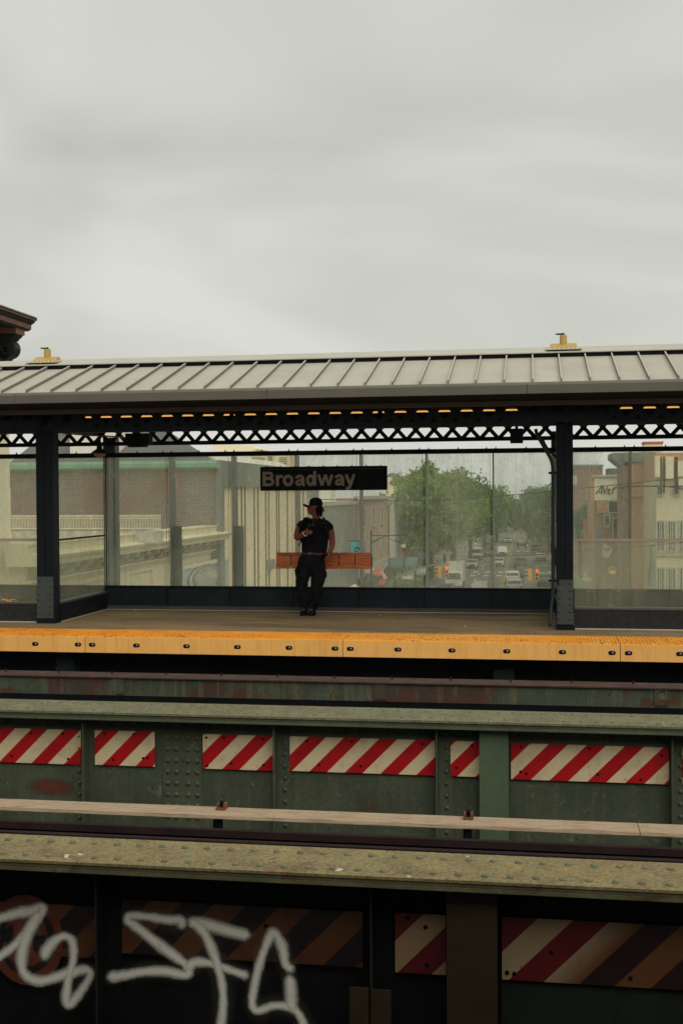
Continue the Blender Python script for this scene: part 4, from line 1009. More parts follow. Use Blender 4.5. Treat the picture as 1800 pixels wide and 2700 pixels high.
# ================================================================ beyond the platform: street 12 m below the lens
GZ = -10.2
m_asph = M('asphalt', (0.155, 0.15, 0.125, 1), .9, var=.15, vs=.15, col2=(0.12, 0.115, 0.1, 1), c2amt=.58, c2scale=.2, fine=.05, fs=4, bmp=0)
m_pave = M('pavement_concrete', (0.26, 0.25, 0.2, 1), .9, var=.15, vs=.3, fine=.05, fs=5, bmp=0)
m_ground = M('ground_tarmac', (0.12, 0.115, 0.1, 1), .95, var=.2, vs=.05, fine=0, bmp=0)
m_ywl = M('yellow_line_paint', (0.42, 0.28, 0.08, 1), .8, var=.15, vs=.3, fine=0, bmp=0)
m_whl = M('white_line_paint', (0.6, 0.6, 0.52, 1), .8, var=.15, vs=.3, fine=0, bmp=0)
def slab(x0, x1, y0, y1, z0, z1): return MB().box(x0, x1, y0, y1, z0, z1)
obj('ground', slab(-1500, 1500, -300, 3000, GZ-.6, GZ-.16), m_ground, kind='structure')
def shx(Y): return -4.3-.0052*(Y-220)       # the road drifts a little to the left
RX0, RX1 = -11.4, 3.0
obj('road', slab(RX0-.3, RX1+.3, 22, 900, GZ-.155, GZ), m_asph, kind='structure')
obj('cross_street', slab(-300, RX0-.31, 152, 163, GZ-.155, GZ), m_asph, kind='structure')
obj('cross_street', slab(RX1+.31, 300, 152, 163, GZ-.155, GZ), m_asph, kind='structure')
obj('pavement', slab(-60, RX0-.31, 22, 151.9, GZ-.15, GZ+.13), m_pave, kind='structure')
obj('pavement', slab(-60, RX0-.31, 163.1, 900, GZ-.15, GZ+.13), m_pave, kind='structure')
obj('pavement', slab(RX1+.31, 60, 22, 151.9, GZ-.15, GZ+.13), m_pave, kind='structure')
obj('pavement', slab(RX1+.31, 60, 163.1, 900, GZ-.15, GZ+.13), m_pave, kind='structure')
b = MB()
for s_ in (-.17, .17):
    b.prism([(-3.95+s_, 22), (-3.7+s_, 22), (-5.6+s_, 520), (-5.85+s_, 520)], 'z', GZ+.0, GZ+.004) if False else b.add([(-3.54+s_, 60, GZ+.005), (-3.40+s_, 60, GZ+.005), (-6.4+s_, 700, GZ+.005), (-6.54+s_, 700, GZ+.005)], [(0, 1, 2, 3)])
obj('centre_line', b, m_ywl, kind='structure', fix=False)
b = MB()
for Y, w in ((171, 1.0), (179, 1.0), (243, 1.4)):
    x = RX0+.6
    while x < RX1-.4: b.add([(x, Y, GZ+.006), (x+.75, Y, GZ+.006), (x+.75, Y+w*2.2, GZ+.006), (x, Y+w*2.2, GZ+.006)], [(0, 1, 2, 3)]); x += 1.9
obj('crosswalk_marking', b, m_whl, kind='structure', fix=False)
b = MB()
for i in range(20):
    Y = 90+i*12; b.add([(-7.9, Y, GZ+.007), (-7.75, Y, GZ+.007), (-7.75, Y+4, GZ+.007), (-7.9, Y+4, GZ+.007)], [(0, 1, 2, 3)])
obj('lane_marking', b, m_whl, kind='structure', fix=False)

def mat_brick(name, c1, c2, mortar, axis='x', var=None, sc=1.0):
    mt, t, b, o = new_mat(name)
    g = t.nodes.new('ShaderNodeNewGeometry'); sp = t.nodes.new('ShaderNodeSeparateXYZ'); t.links.new(g.outputs['Position'], sp.inputs[0])
    cb_ = t.nodes.new('ShaderNodeCombineXYZ'); t.links.new(math_(t, 'ADD', sp.outputs['X'], sp.outputs['Y']), cb_.inputs[0]); t.links.new(sp.outputs['Z'], cb_.inputs[1])
    br = t.nodes.new('ShaderNodeTexBrick'); t.links.new(cb_.outputs[0], br.inputs['Vector']); br.inputs['Color1'].default_value = c1; br.inputs['Color2'].default_value = c2; br.inputs['Mortar'].default_value = mortar
    br.inputs['Scale'].default_value = 1.0; br.inputs['Brick Width'].default_value = .22*sc; br.inputs['Row Height'].default_value = .075*sc; br.inputs['Mortar Size'].default_value = .012*sc
    base = br.outputs['Color']
    n_ = noise(t, pos(t), .35, 5, .6, .5)
    base = mix(t, ramp(t, n_, .35, .7, (0, 0, 0, 1), (.75, .75, .75, 1)), base, var or dark(c1, .6))
    t.links.new(base, b.inputs['Base Color']); b.inputs['Roughness'].default_value = .9; return mt
m_brickg = mat_brick('weathered_grey_brick', (0.12, 0.10, 0.08, 1), (0.045, 0.047, 0.042, 1), (0.30, 0.28, 0.235, 1), var=(0.17, 0.075, 0.05, 1), sc=1.35)
m_brickr = mat_brick('orange_brick', (0.58, 0.24, 0.10, 1), (0.50, 0.20, 0.09, 1), (0.5, 0.34, 0.22, 1), var=(0.52, 0.32, 0.19, 1), sc=2)
m_brickb = mat_brick('brown_brick', (0.30, 0.15, 0.10, 1), (0.25, 0.13, 0.09, 1), (0.3, 0.2, 0.15, 1), sc=2)
m_brickp = mat_brick('pale_pink_brick', (0.46, 0.27, 0.18, 1), (0.40, 0.24, 0.17, 1), (0.46, 0.34, 0.26, 1), var=(0.36, 0.27, 0.2, 1), sc=2)
m_stonec = M('cream_limestone', (0.72, 0.63, 0.43, 1), .85, var=.1, vs=.5, col2=(0.58, 0.52, 0.36, 1), c2amt=.6, c2scale=.6, streak=.3, streakcol=(0.42, 0.38, 0.27, 1), fine=.03, fs=8, bmp=0)
m_stoned = M('cream_limestone_bracket', (0.34, 0.33, 0.25, 1), .85, var=.2, vs=2, fine=.03, fs=8, bmp=0)
m_creamw = M('cream_render', (0.78, 0.70, 0.49, 1), .85, var=.06, vs=.4, fine=0, bmp=0)
m_copper = M('green_copper', (0.17, 0.33, 0.22, 1), .7, var=.15, vs=.8, col2=(0.3, 0.42, 0.3, 1), c2amt=.6, fine=0, bmp=0)
m_slate = M('grey_slate', (0.12, 0.125, 0.115, 1), .8, var=.15, vs=.4, col2=(0.17, 0.17, 0.155, 1), c2amt=.62, c2scale=.3, fine=0, bmp=0)
m_greyw = M('grey_render', (0.19, 0.195, 0.175, 1), .9, var=.15, vs=.5, col2=(0.14, 0.15, 0.14, 1), c2amt=.6, fine=0, bmp=0)
m_siding = M('cream_siding', (0.80, 0.66, 0.41, 1), .7, var=.06, vs=.4, fine=0, bmp=0)
m_groove = M('dark_groove', (0.05, 0.05, 0.04, 1), .8, fine=0)
m_greyband = M('grey_band_panel', (0.17, 0.19, 0.165, 1), .7, var=.15, vs=.6, fine=0, bmp=0)
m_white = M('white_membrane', (0.72, 0.70, 0.62, 1), .8, var=.05, fine=0, bmp=0)
m_win = M('window_glass_dark', (0.05, 0.06, 0.06, 1), .25, var=.3, vs=.6, fine=0, bmp=0)
m_winf = M('window_trim', (0.42, 0.40, 0.32, 1), .7, fine=0)
m_iron = M('dark_iron', (0.015, 0.018, 0.018, 1), .6, fine=0)

# ---- corner building with rusty cornice (upper left)
YE = 40.0
cbld = thing('corner_building', 'cream corner building with a rusty bracketed cornice at the upper left', 'building', (-22, 30, GZ))
xw = XY(28, YE)
obj('wall', MB().box(xw-9, xw, 16, YE, GZ, ZY(0, 880, YE)), m_creamw, cbld)
m_corn = M('rusty_sheet_cornice', (0.012, 0.018, 0.018, 1), .6, var=.5, vs=1.5, col2=(0.2, 0.07, 0.035, 1), c2amt=.56, c2scale=1.1, fine=.1, fs=14, squash=(1, .45, 2.4))
m_corn2 = M('orange_cornice_band', (0.26, 0.09, 0.045, 1), .6, var=.35, vs=2.5, col2=(0.09, 0.12, 0.08, 1), c2amt=.48, c2scale=2.6, fine=.1, fs=14)
def pr(pts): return [(XY(u, YE), ZY(u, v, YE)) for u, v in pts]
# profile at the far end, extruded towards the camera
obj('crown_moulding', MB().prism(pr([(104, 837), (104, 844), (99, 846), (98.5, 850), (90, 857), (-30, 857), (-30, 837)]), 'y', 20, YE), m_corn, cbld)
obj('cornice_band', MB().prism(pr([(89, 857.3), (89, 869), (-30, 869), (-30, 857.3)]), 'y', 20, YE-.01), m_corn2, cbld)
for dv, du, th in ((1.2, 101.5, .10), (4.2, 95, .06), (6.6, 91.5, .05)):
    z_ = ZY(0, 845+dv, YE); obj('cornice_fillet', MB().box(XY(20, YE), XY(du, YE)+.03, 20, YE+.012, z_-th*.5, z_+th*.5), m_corn2 if dv < 2 else m_iron, cbld)
obj('gutter_strip', MB().prism(pr([(104.3, 837), (104.3, 839.5), (103.9, 839.5), (103.9, 837)]), 'y', 20, YE), M('peeling_cream_strip', (0.45, 0.4, 0.3, 1), .8, var=.3, col2=(0.1, 0.05, 0.04, 1), c2amt=.5, c2scale=3), cbld)
obj('bed_moulding', MB().prism(pr([(88, 869.2), (81.6, 874), (-30, 874), (-30, 869.2)]), 'y', 20, YE-.02), m_corn, cbld)
def bracket(y1, y0):
    b = MB().prism(pr([(80.4, 874.2), (80.4, 888.4), (30, 888.4), (30, 874.2)]), 'y', y0, y1)
    o_ = obj('modillion_block', b, m_corn2, cbld)
    b = MB().prism(pr([(77, 888.6), (75, 893), (68, 898.6), (65, 904), (28, 904), (28, 888.6)]), 'y', y0+.05, y1-.05)
    cx_, cz_ = XY(50, YE), ZY(50, 926, YE); rr = (XY(72.7, YE)-cx_)
    pts = [(cx_+rr*math.cos(k*math.pi/12), cz_+rr*1.04*math.sin(k*math.pi/12)) for k in range(24)]
    b.prism(pts, 'y', y0+.1, y1-.1)
    for f_, e_ in ((.8, .07), (.55, .09), (.3, .12)):
        b.tube([(cx_-.02+rr*f_*math.cos(k*math.pi/10), y0+.1, cz_+rr*f_*math.sin(k*math.pi/10)) for k in range(21)], .025, 5)
    b.prism([(XY(28, YE), ZY(0, 904, YE)), (XY(52, YE), ZY(0, 904, YE)), (XY(54, YE), ZY(0, 951, YE)), (XY(28, YE), ZY(0, 990, YE))], 'y', y0+.1, y1-.1)
    obj('scroll_bracket', b, m_corn, o_)
bracket(YE-.3, YE-1.0)
for k in range(1, 6): bracket(YE-.3-2.6*k, YE-1.0-2.6*k)
obj('frieze', MB().prism(pr([(28.5, 904), (28.5, 990), (10, 990), (10, 904)]), 'y', 20, YE-.05), m_corn, cbld)

# ---- stone bank building
FX = -18.0
sb = thing('stone_building', 'low cream stone building with bracketed cornice behind the left glass panes', 'building', (-25, 52, GZ))
YA, YB = PX(66, 1450, FX).y, PX(571, 1450, FX).y
zz = lambda v: PX(308, v, FX).z
obj('wall', MB().box(-34, FX, YA, YB, GZ, zz(1411)-.3), m_stonec, sb)
prof = [(FX, zz(1505)), (FX+.12, zz(1503)), (FX+.12, zz(1497)), (FX+.3, zz(1494)), (FX+.3, zz(1491)), (FX, zz(1490))]
obj('architrave', MB().prism(prof, 'y', YA-.2, YB), m_stonec, sb)
prof = [(FX, zz(1458)), (FX+.75, zz(1458)), (FX+.8, zz(1446)), (FX+.95, zz(1442)), (FX+1.0, zz(1436)), (FX+.5, zz(1432)), (FX+.35, zz(1430)), (FX+.35, zz(1414)), (FX+.45, zz(1412)), (FX+.45, zz(1409)), (FX-.5, zz(1409)), (FX-.5, zz(1458))]
obj('cornice', MB().prism(prof, 'y', YA-.5, YB), m_stonec, sb)
y = YA+.3
while y < YB-.3:
    b = MB().prism([(FX+.002, zz(1486)), (FX+.22, zz(1482)), (FX+.35, zz(1474)), (FX+.62, zz(1470)), (FX+.68, zz(1459)), (FX+.002, zz(1459))], 'y', y, y+.42)
    obj('bracket', b, m_stoned, sb); y += 1.42
obj('dentils', MB().prism([(FX+.003, zz(1490)), (FX+.1, zz(1490)), (FX+.1, zz(1487)), (FX+.003, zz(1487))], 'y', YA, YB), m_stoned, sb)
for (ya, yb_) in ((PX(330, 1520, FX).y, PX(402, 1520, FX).y), (PX(75, 1520, FX).y, PX(150, 1520, FX).y), (PX(180, 1520, FX).y, PX(290, 1520, FX).y)):
    b = MB().box(FX+.004, FX+.1, ya, ya+.25, -6, zz(1513)).box(FX+.004, FX+.1, yb_-.25, yb_, -6, zz(1513)).box(FX+.004, FX+.1, ya+.25, yb_-.25, zz(1520), zz(1513))
    obj('panel_frame', b, m_stonec, sb)
b = MB().box(FX+.01, FX+.22, PX(434, 1500, FX).y, PX(450, 1500, FX).y, -6, zz(1506)); obj('pilaster', b, m_stonec, sb)
# oval relief sign on a pale panel
m_pale = M('pale_blue_panel', (0.40, 0.45, 0.43, 1), .6, var=.06, vs=.6, fine=0, bmp=0)
m_emb = M('embossed_grey', (0.15, 0.165, 0.15, 1), .6, var=.15, fine=0, bmp=0)
m_emb2 = M('embossed_pale', (0.46, 0.47, 0.40, 1), .6, var=.08, fine=0, bmp=0)
y0_, y1_ = PX(476, 1520, FX+.2).y, PX(598, 1520, FX+.2).y
osg = thing('oval_sign', 'pale blue grey panel with an oval relief sign on the stone building', 'sign', (FX+.3, (y0_+y1_)/2, -3))
zt0 = PX(520, 1484, FX+.25).z
obj('panel', MB().box(FX+.23, FX+.3, y0_, y1_, -6, zt0), m_pale, osg)
obj('panel_top_strip', MB().box(FX+.3, FX+.36, y0_, y1_, zt0-.2, zt0), m_stonec, osg)
oc = PX(538, 1522, FX+.3); oy, oz = oc.y, oc.z
def oval(ry, rz, dy, x0, x1): return MB().prism([(oy+dy+ry*math.cos(k*math.pi/16), oz+rz*math.sin(k*math.pi/16)) for k in range(32)], 'x', x0, x1)
ry_ = (PX(582, 1500, FX).y-PX(497, 1500, FX).y)/2; rz_ = (PX(538, 1490, FX).z-PX(538, 1556, FX).z)/2
obj('outer_oval', oval(ry_, rz_, 0, FX+.301, FX+.36), m_emb, osg)
obj('middle_oval', oval(ry_*.9, rz_*.94, 0, FX+.361, FX+.40), m_emb2, osg)
obj('inner_oval', oval(ry_*.80, rz_*.9, 0, FX+.401, FX+.44), m_emb, osg)
obj('face_oval', oval(ry_*.68, rz_*.84, 0, FX+.441, FX+.48), M('embossed_face', (0.33, 0.34, 0.29, 1), .6, fine=0), osg)
b = MB()
for i, (c_, w) in enumerate((('C', 1), ('A', 1), ('S', 1), ('T', 1), ('E', 1), ('L', 1), ('L', 1))):
    yy = oy + ry_*(-.55+.16*i); h = .36; zc = oz+.08; x_ = FX+.482
    b.box(x_, x_+.04, yy, yy+.1, zc-h/2, zc+h/2)
    if c_ in 'CSE': b.box(x_, x_+.04, yy+.1, yy+.34, zc+h/2-.09, zc+h/2).box(x_, x_+.04, yy+.1, yy+.34, zc-h/2, zc-h/2+.09)
    if c_ in 'ATE': b.box(x_, x_+.04, yy+.1, yy+.3, zc+.0, zc+.09)
    if c_ == 'L': b.box(x_, x_+.04, yy+.1, yy+.34, zc-h/2, zc-h/2+.09)
obj('relief_letters', b, m_emb2, osg)

# ---- brick upper building
YK = 64.0
bb_ = thing('brick_building', 'weathered brick building with green copper cornice and slate roof at left', 'building', (-26, 70, 0))
xL, xR = XY(30, YK), XY(566, YK)
zc1_, zb1 = ZY(300, 1240, YK), ZY(300, 1400, YK)
obj('wall', MB().box(xL, xR, YK, YK+1.0, GZ, zc1_), m_brickg, bb_)
obj('copper_cornice', MB().prism([(YK-.05, zc1_), (YK-.4, zc1_+.12), (YK-.42, zc1_+.34), (YK-.3, zc1_+.46), (YK-.1, zc1_+.5), (YK+.5, zc1_+.5), (YK+.5, zc1_)], 'x', xL-.2, xR+.25), m_copper, bb_)
obj('shaded_brick_side', MB().box(xR+.002, xR+.35, YK+.1, YK+.9, GZ, zc1_), m_greyw, bb_)  # grey strip stands for the brick side in shadow, shade in its colour
obj('brick_patch', MB().box(XY(446, YK), XY(470, YK), YK-.02, YK-.002, ZY(460, 1292, YK), ZY(460, 1242, YK)), mat_brick('red_brick_patch', (0.36, 0.13, 0.07, 1), (0.28, 0.11, 0.06, 1), (0.35, 0.28, 0.2, 1), sc=1.6), bb_)
zr0 = zc1_+.5; zr1 = ZY(300, 1128, YK+6)
rf = MB(); xr2 = XY(430, YK+6)
rf.add([(xL, YK-.1, zr0), (xR, YK-.1, zr0), (xr2, YK+6, zr1), (xL, YK+6, zr1), (xR-5, YK+14, zr0), (xL, YK+14, zr0)], [(0, 1, 2, 3), (1, 4, 2), (3, 2, 4, 5), (0, 3, 5), (0, 5, 4, 1)])
obj('roof', rf, m_slate, bb_)
obj('bulkhead', MB().box(XY(187, YK+1), XY(310, YK+1), YK+1, YK+4, zr0, ZY(220, 1135, YK+1)), m_white, bb_)
# ---- white railing on the stone roof
YRl = 50.0
rl = thing('roof_railing', 'white roof railing in front of the weathered brick wall', 'railing', (XY(220, YRl), YRl, 0))
xa, xb = XY(30, YRl), XY(424, YRl); z0r, z1r = ZY(200, 1396, YRl), ZY(200, 1358, YRl)
m_railw = M('railing_cream_paint', (0.66, 0.61, 0.45, 1), .6, var=.08, fine=0, bmp=0)
obj('top_rail', MB().box(xa, xb, YRl, YRl+.08, z1r-.07, z1r), m_railw, rl); obj('bottom_rail', MB().box(xa, xb, YRl, YRl+.08, z0r, z0r+.06), m_railw, rl)
obj('mid_rail', MB().box(xa, xb, YRl+.01, YRl+.07, z1r-.17, z1r-.13), m_railw, rl)
n_ = 96
b = MB()
for i in range(n_):
    x = xa+(xb-xa)*(i+.5)/n_; b.box(x-.012, x+.012, YRl+.02, YRl+.06, z0r+.06, z1r-.07)
o_ = obj('balusters', b, m_railw, rl)
obj('plinth', MB().box(xa, xb, YRl+.02, YRl+.3, z0r-.6, z0r-.06), M('pierced_plinth', (0.45, 0.44, 0.36, 1), .8, var=.3, vs=3, col2=(0.2, 0.2, 0.17, 1), c2amt=.66, c2scale=4, fine=0, bmp=0), rl)

# ---- cream siding building
sd_ = thing('siding_building', 'tall cream metal siding building with a grey upper band, behind the standing man', 'building', (-25, 80, GZ))
Y1, Y2 = PX(568, 1400, FX).y, PX(815, 1400, FX).y
zA, zB = PX(605, 1283, FX).z, PX(605, 1217, FX).z
obj('wall', MB().box(-40, FX, Y1, Y2, GZ, zA), m_siding, sd_)
b = MB()
for u in (625, 636.5, 645.5, 670, 679.6, 700, 708, 729, 735, 757, 780, 790, 799, 811): y = PX(u, 1400, FX).y; w = .09*y/75; b.box(FX, FX+.05, y-w, y+w, GZ, zA)
obj('siding_grooves', b, m_groove, sd_)
obj('upper_band', MB().box(-39.9, FX+.25, Y1+.05, Y2, zA, zB), m_greyband, sd_)
b = MB().prism([(FX+.1, zB), (FX-.6, zB+.42), (-38, zB+.5), (-38, zB)], 'y', Y1+.1, Y2); obj('roof_membrane', b, m_white, sd_)
b = MB().prism([(XY(563, 80), ZY(563, 1192, 80)), (XY(665, 80), ZY(665, 1190, 80)), (XY(680, 80), ZY(665, 1184, 80)), (XY(660, 80), ZY(665, 1175, 80)), (XY(566, 80), ZY(563, 1170, 80))], 'y', 80, 84)
obj('roof_housing', b, m_creamw, sd_)
xa_, xb_ = XY(661, 86), XY(762, 86); za_, zb2 = ZY(700, 1245, 86), ZY(700, 1200, 86)
rfu = obj('louvre_unit', MB().box(xa_, xb_, 86, 90, za_-1, zb2), m_siding, sd_)
b = MB()
for i in range(6): z = za_+.35+i*.14; b.box(xa_+.15, xa_+1.15, 85.95, 85.998, z, z+.06); b.box(xa_+1.3, xa_+1.5, 85.95, 85.998, z, z+.06) if False else None
for i in range(6): z = za_+.35+i*.14; b.box(xb_-.75, xb_-.1, 85.95, 85.998, z, z+.06)
b.box(xa_+1.4, xa_+1.75, 85.94, 85.99, za_+.3, zb2-.1); obj('louvres', b, m_greyw, rfu)
b = MB().box(FX+.05, FX+.3, PX(701, 1490, FX).y, PX(714, 1490, FX).y, PX(705, 1502, FX).z, PX(705, 1476, FX).z); obj('wall_box', b, m_greyband, sd_)

def windows(parent, X, y0, y1, z0s, n, w, h, m1=None):
    for z in z0s:
        for i in range(n):
            yc = y0+(y1-y0)*(i+.5)/n; b = MB()
            b.box(X, X+.06, yc-w/2, yc+w/2, z, z+h); b.cur = 1
            b.box(X, X+.14, yc-w/2-.14, yc-w/2-.001, z-.1, z+h+.14).box(X, X+.14, yc+w/2+.001, yc+w/2+.14, z-.1, z+h+.14).box(X, X+.16, yc-w/2, yc+w/2, z+h+.001, z+h+.14).box(X, X+.2, yc-w/2, yc+w/2, z-.14, z-.001)
            obj('window', b, [m1 or m_win, m_winf], parent)
# ---- grey building and the row of houses on the left side of the street
gb = thing('grey_building', 'dull grey rendered building right of the cream siding building, above the bench end', 'building', (-26, 108, GZ))
Y3 = PX(942, 1400, FX).y; zg = PX(860, 1334, FX).z
obj('wall', MB().box(-34, FX-.02, Y2+.1, Y3, GZ, zg), m_greyw, gb)
obj('parapet', MB().box(-34, FX+.15, Y2+.1, Y3, zg, zg+.35), m_winf, gb)
obj('roof_hut', MB().box(-24, FX-1, Y2+5, Y2+10, zg+.35, zg+1.9), m_greyband, gb)
obj('roof_unit', MB().box(-22, FX-.6, Y2+14, Y2+17, zg+.35, zg+1.5), m_white, gb)
obj('roof_tank', MB().cyl((-20.5, Y2+21, zg+.35), (-20.5, Y2+21, zg+1.7), .9, 14), m_creamw, gb)
obj('shop_awning', MB().prism([(FX, -7.4), (FX+1.6, -8.4), (FX+1.6, -9.3), (FX, -9.3)], 'y', Y2+8, Y3-2), m_creamw, gb)
rows = [(Y3, 145, 1312, m_brickp, 'pinkish brick row house with tall windows right of the turquoise banner', 3, 1),
        (145.2, 172, 1322, M('tan_render', (0.4, 0.33, 0.23, 1), .85, var=.1, vs=.3, fine=0, bmp=0), 'tan row house just before the big tree on the left side of the street', 4, 2),
        (176, 215, 1318, m_brickb, 'brown brick house behind the first street trees on the left', 5, 3),
        (216, 290, 1308, m_brickp, 'long pinkish brick row far down the left side of the street', 8, 4),
        (292, 420, 1306, m_greyw, 'farthest grey block on the left side of the street', 8, 5)]
for (ya, yb_, v_, mt_, lb, nw, kk) in rows:
    z = PY(1200, v_, (ya+yb_)/2).z; xs_ = FX-(.6 if kk > 2 else 0)
    t = thing('row_house', lb, 'building', (xs_-5, (ya+yb_)/2, GZ), 'buildings along the street')
    obj('wall', MB().box(xs_-11, xs_, ya, yb_, GZ, z), mt_, t)
    obj('cornice', MB().prism([(xs_, z-.5), (xs_+.5, z-.1), (xs_+.5, z+.25), (xs_-.4, z+.25), (xs_-.4, z-.5)], 'y', ya, yb_), m_winf, t)
    windows(t, xs_, ya+.8, yb_-.8, (z-3.1, z-6.6), nw, 1.5, 1.9)
    obj('shopfront', MB().box(xs_, xs_+.12, ya+.6, yb_-.6, GZ+.3, GZ+3.2), m_win, t)
    obj('shop_fascia', MB().box(xs_, xs_+.3, ya+.4, yb_-.4, GZ+3.2, GZ+4.1), m_winf if kk % 2 else m_brickr, t)
# pale pilaster strip like an advertising column on the row
a = PX(1038, 1400, FX+.3)
t = thing('drain_stack', 'pale vertical ventilation duct on the row house facade left of the big tree', 'duct', (FX+.5, a.y, GZ))
obj('duct', MB().box(FX+.15, FX+.75, PX(1029, 1400, FX+.3).y, PX(1047, 1400, FX+.3).y, GZ+3, PX(1038, 1318, FX+.3).z), M('pale_grey_metal', (0.5, 0.5, 0.42, 1), .6, var=.06, fine=0, bmp=0), t)
obj('duct_cap', MB().box(FX+.1, FX+.85, PX(1028, 1400, FX+.3).y, PX(1048, 1400, FX+.3).y, PX(1038, 1318, FX+.3).z, PX(1038, 1314, FX+.3).z), m_winf, t)
# turquoise banner
p = PY(925, 1428, 112); q = PY(956, 1461, 112)
t = thing('turquoise_banner', 'turquoise hanging banner sign above the right end of the bench', 'sign', (p.x, 112, q.z))
m_turq = M('turquoise_cloth', (0.06, 0.36, 0.38, 1), .7, var=.08, fine=0, bmp=0)
obj('banner', MB().box(p.x, q.x, 112, 112.06, q.z, p.z), m_turq, t); obj('pole', MB().box(p.x-.3, q.x+.2, 112.0, 112.08, p.z, p.z+.1), m_iron, t)
obj('emblem', MB().tube([(p.x+.5*(q.x-p.x)+.22*math.cos(k*math.pi/6), 111.97, q.z+.45+.22*math.sin(k*math.pi/6)) for k in range(11)], .05, 5), m_iron, t)
# flag and awnings at the lower left of the street
Yf = 118
t = thing('flag', 'striped flag on a slanting pole over red awnings, right of the bench', 'flag', tuple(PY(1010, 1520, Yf)))
m_fr = M('flag_red', (0.42, 0.03, 0.03, 1), .7, fine=0); m_fw = M('flag_white', (0.7, 0.68, 0.6, 1), .7, fine=0)
a_, c_ = PY(1018, 1492, Yf), PY(1003, 1512, Yf)
obj('pole', MB().cyl(PY(1022, 1486, Yf), PY(1002, 1512, Yf), .04, 6), m_fw, t)
b = MB()
for i in range(7):
    b.cur = i % 2
    f0, f1 = i/7., (i+1)/7.
    A_ = PY(1001+9*f0, 1512-7*f0, Yf-.1); B_ = PY(1001+9*f1, 1512-7*f1, Yf-.1); C_ = PY(1012+9*f1, 1527-3*f1, Yf-.3); D_ = PY(1012+9*f0, 1527-3*f0, Yf-.3)
    o2 = Vector((0, .02, 0)); b.add([A_, B_, C_, D_, A_+o2, B_+o2, C_+o2, D_+o2], [(0,1,2,3),(7,6,5,4),(0,4,5,1),(2,6,7,3),(1,5,6,2),(3,7,4,0)])
obj('flag_cloth', b, [m_fr, m_fw], t)
m_awr = M('red_awning_cloth', (0.42, 0.09, 0.06, 1), .8, var=.15, fine=0)
for i, (u0, v0, u1, v1, lb) in enumerate(((984, 1498, 1008, 1518, 'faded red awning left of the striped flag'), (997, 1526, 1013, 1543, 'small red awning below the striped flag'))):
    p, q = PY(u0, v0, Yf+1), PY(u1, v1, Yf+1)
    t = thing('shop_awning', lb, 'awning', (p.x, Yf, q.z)); obj('cloth', MB().prism([(Yf+2, p.z), (Yf+.6, q.z+.2), (Yf+.6, q.z), (Yf+2, q.z)], 'x', p.x, q.x), m_awr, t); obj('frame', MB().box(p.x, q.x, Yf+.62, Yf+2, q.z-.06, q.z-.01), m_iron, t)

Yq = 124
for (u0, v0, u1, v1, cc_, lb) in ((1018, 1474, 1062, 1498, (0.03, 0.1, 0.1, 1), 'wide dark teal shop awning right of the striped flag'), (1066, 1472, 1096, 1494, (0.06, 0.15, 0.14, 1), 'lighter teal awning next to the wide teal one, under the big tree'),
        (950, 1500, 982, 1512, (0.5, 0.46, 0.36, 1), 'cream awning behind the right end of the bench, near the ground'), (1096, 1500, 1120, 1516, (0.3, 0.3, 0.27, 1), 'grey stall roof left of the white box truck'), (1060, 1512, 1088, 1527, (0.55, 0.53, 0.45, 1), 'pale stall roof low in the pane left of the second joint')):
    p, q = PY(u0, v0, Yq), PY(u1, v1, Yq); t = thing('shop_awning', lb, 'awning', ((p.x+q.x)/2, Yq, q.z))
    obj('cloth', MB().prism([(Yq+2.4, p.z), (Yq, q.z+.25), (Yq, q.z), (Yq+2.4, q.z)], 'x', p.x, q.x), M('awning_cloth_%d' % u0, cc_, .8, var=.25, vs=1.2, fine=0, bmp=0), t)
    for x in (p.x+.1, q.x-.1): obj('post', MB().cyl((x, Yq+.1, GZ+.13), (x, Yq+.1, q.z), .05, 6), m_iron, t)
# ---- right side of the street
def front_building(name, label, u0, u1, vt, Y, mat, depth=18, x_left=None):
    x0, x1 = XY(u0, Y), XY(u1, Y); z = ZY((u0+u1)/2, vt, Y)
    t = thing(name, label, 'building', ((x0+x1)/2, Y+depth/2, GZ))
    obj('wall', MB().box(x0, x1, Y, Y+depth, GZ, z), mat, t); return t, x0, x1, z
def fwin(t, u0, u1, v0, v1, Y, bars=0):
    p, q = PY(u0, v0, Y), PY(u1, v1, Y); b = MB().box(p.x, q.x, Y-.05, Y-.002, q.z, p.z); b.cur = 1; w = .14
    b.box(p.x-w, p.x-.001, Y-.12, Y-.002, q.z-w, p.z+w).box(q.x+.001, q.x+w, Y-.12, Y-.002, q.z-w, p.z+w).box(p.x, q.x, Y-.12, Y-.002, p.z+.001, p.z+w).box(p.x, q.x, Y-.16, Y-.002, q.z-w, q.z-.001)
    for i in range(bars): x = p.x+(q.x-p.x)*(i+1)/(bars+1); b.box(x-.05, x+.05, Y-.1, Y-.051, q.z, p.z)
    obj('window', b, [m_win, m_winf], t)
t, x0, x1, z = front_building('brick_block', 'large orange brick building right of the mural wall, its corner at the pane joint', 1657, 1729, 1217, 116, m_brickr, 8)
obj('string_course', MB().box(x0-.1, x1, 115.8, 116, ZY(1690, 1309, 116), ZY(1690, 1305.5, 116)), m_winf, t)
obj('upper_band', MB().box(x0-.4, x1, 115.7, 124, z+.001, ZY(1690, 1193, 116)), m_greyband, t)
obj('corner_pier', MB().box(x0-.55, x0-.001, 116.1, 124, GZ, z-.4), m_brickb, t)
obj('side_cornice', MB().prism([(x0-.55, z-.4), (x0-1.5, z+.4), (x0-1.5, z+.9), (x0-.4, z+.9), (x0-.4, z-.4)], 'y', 117, 124.1), m_greyband, t)
fwin(t, 1704, 1722, 1316, 1345, 116); fwin(t, 1702, 1722, 1392, 1420, 116)
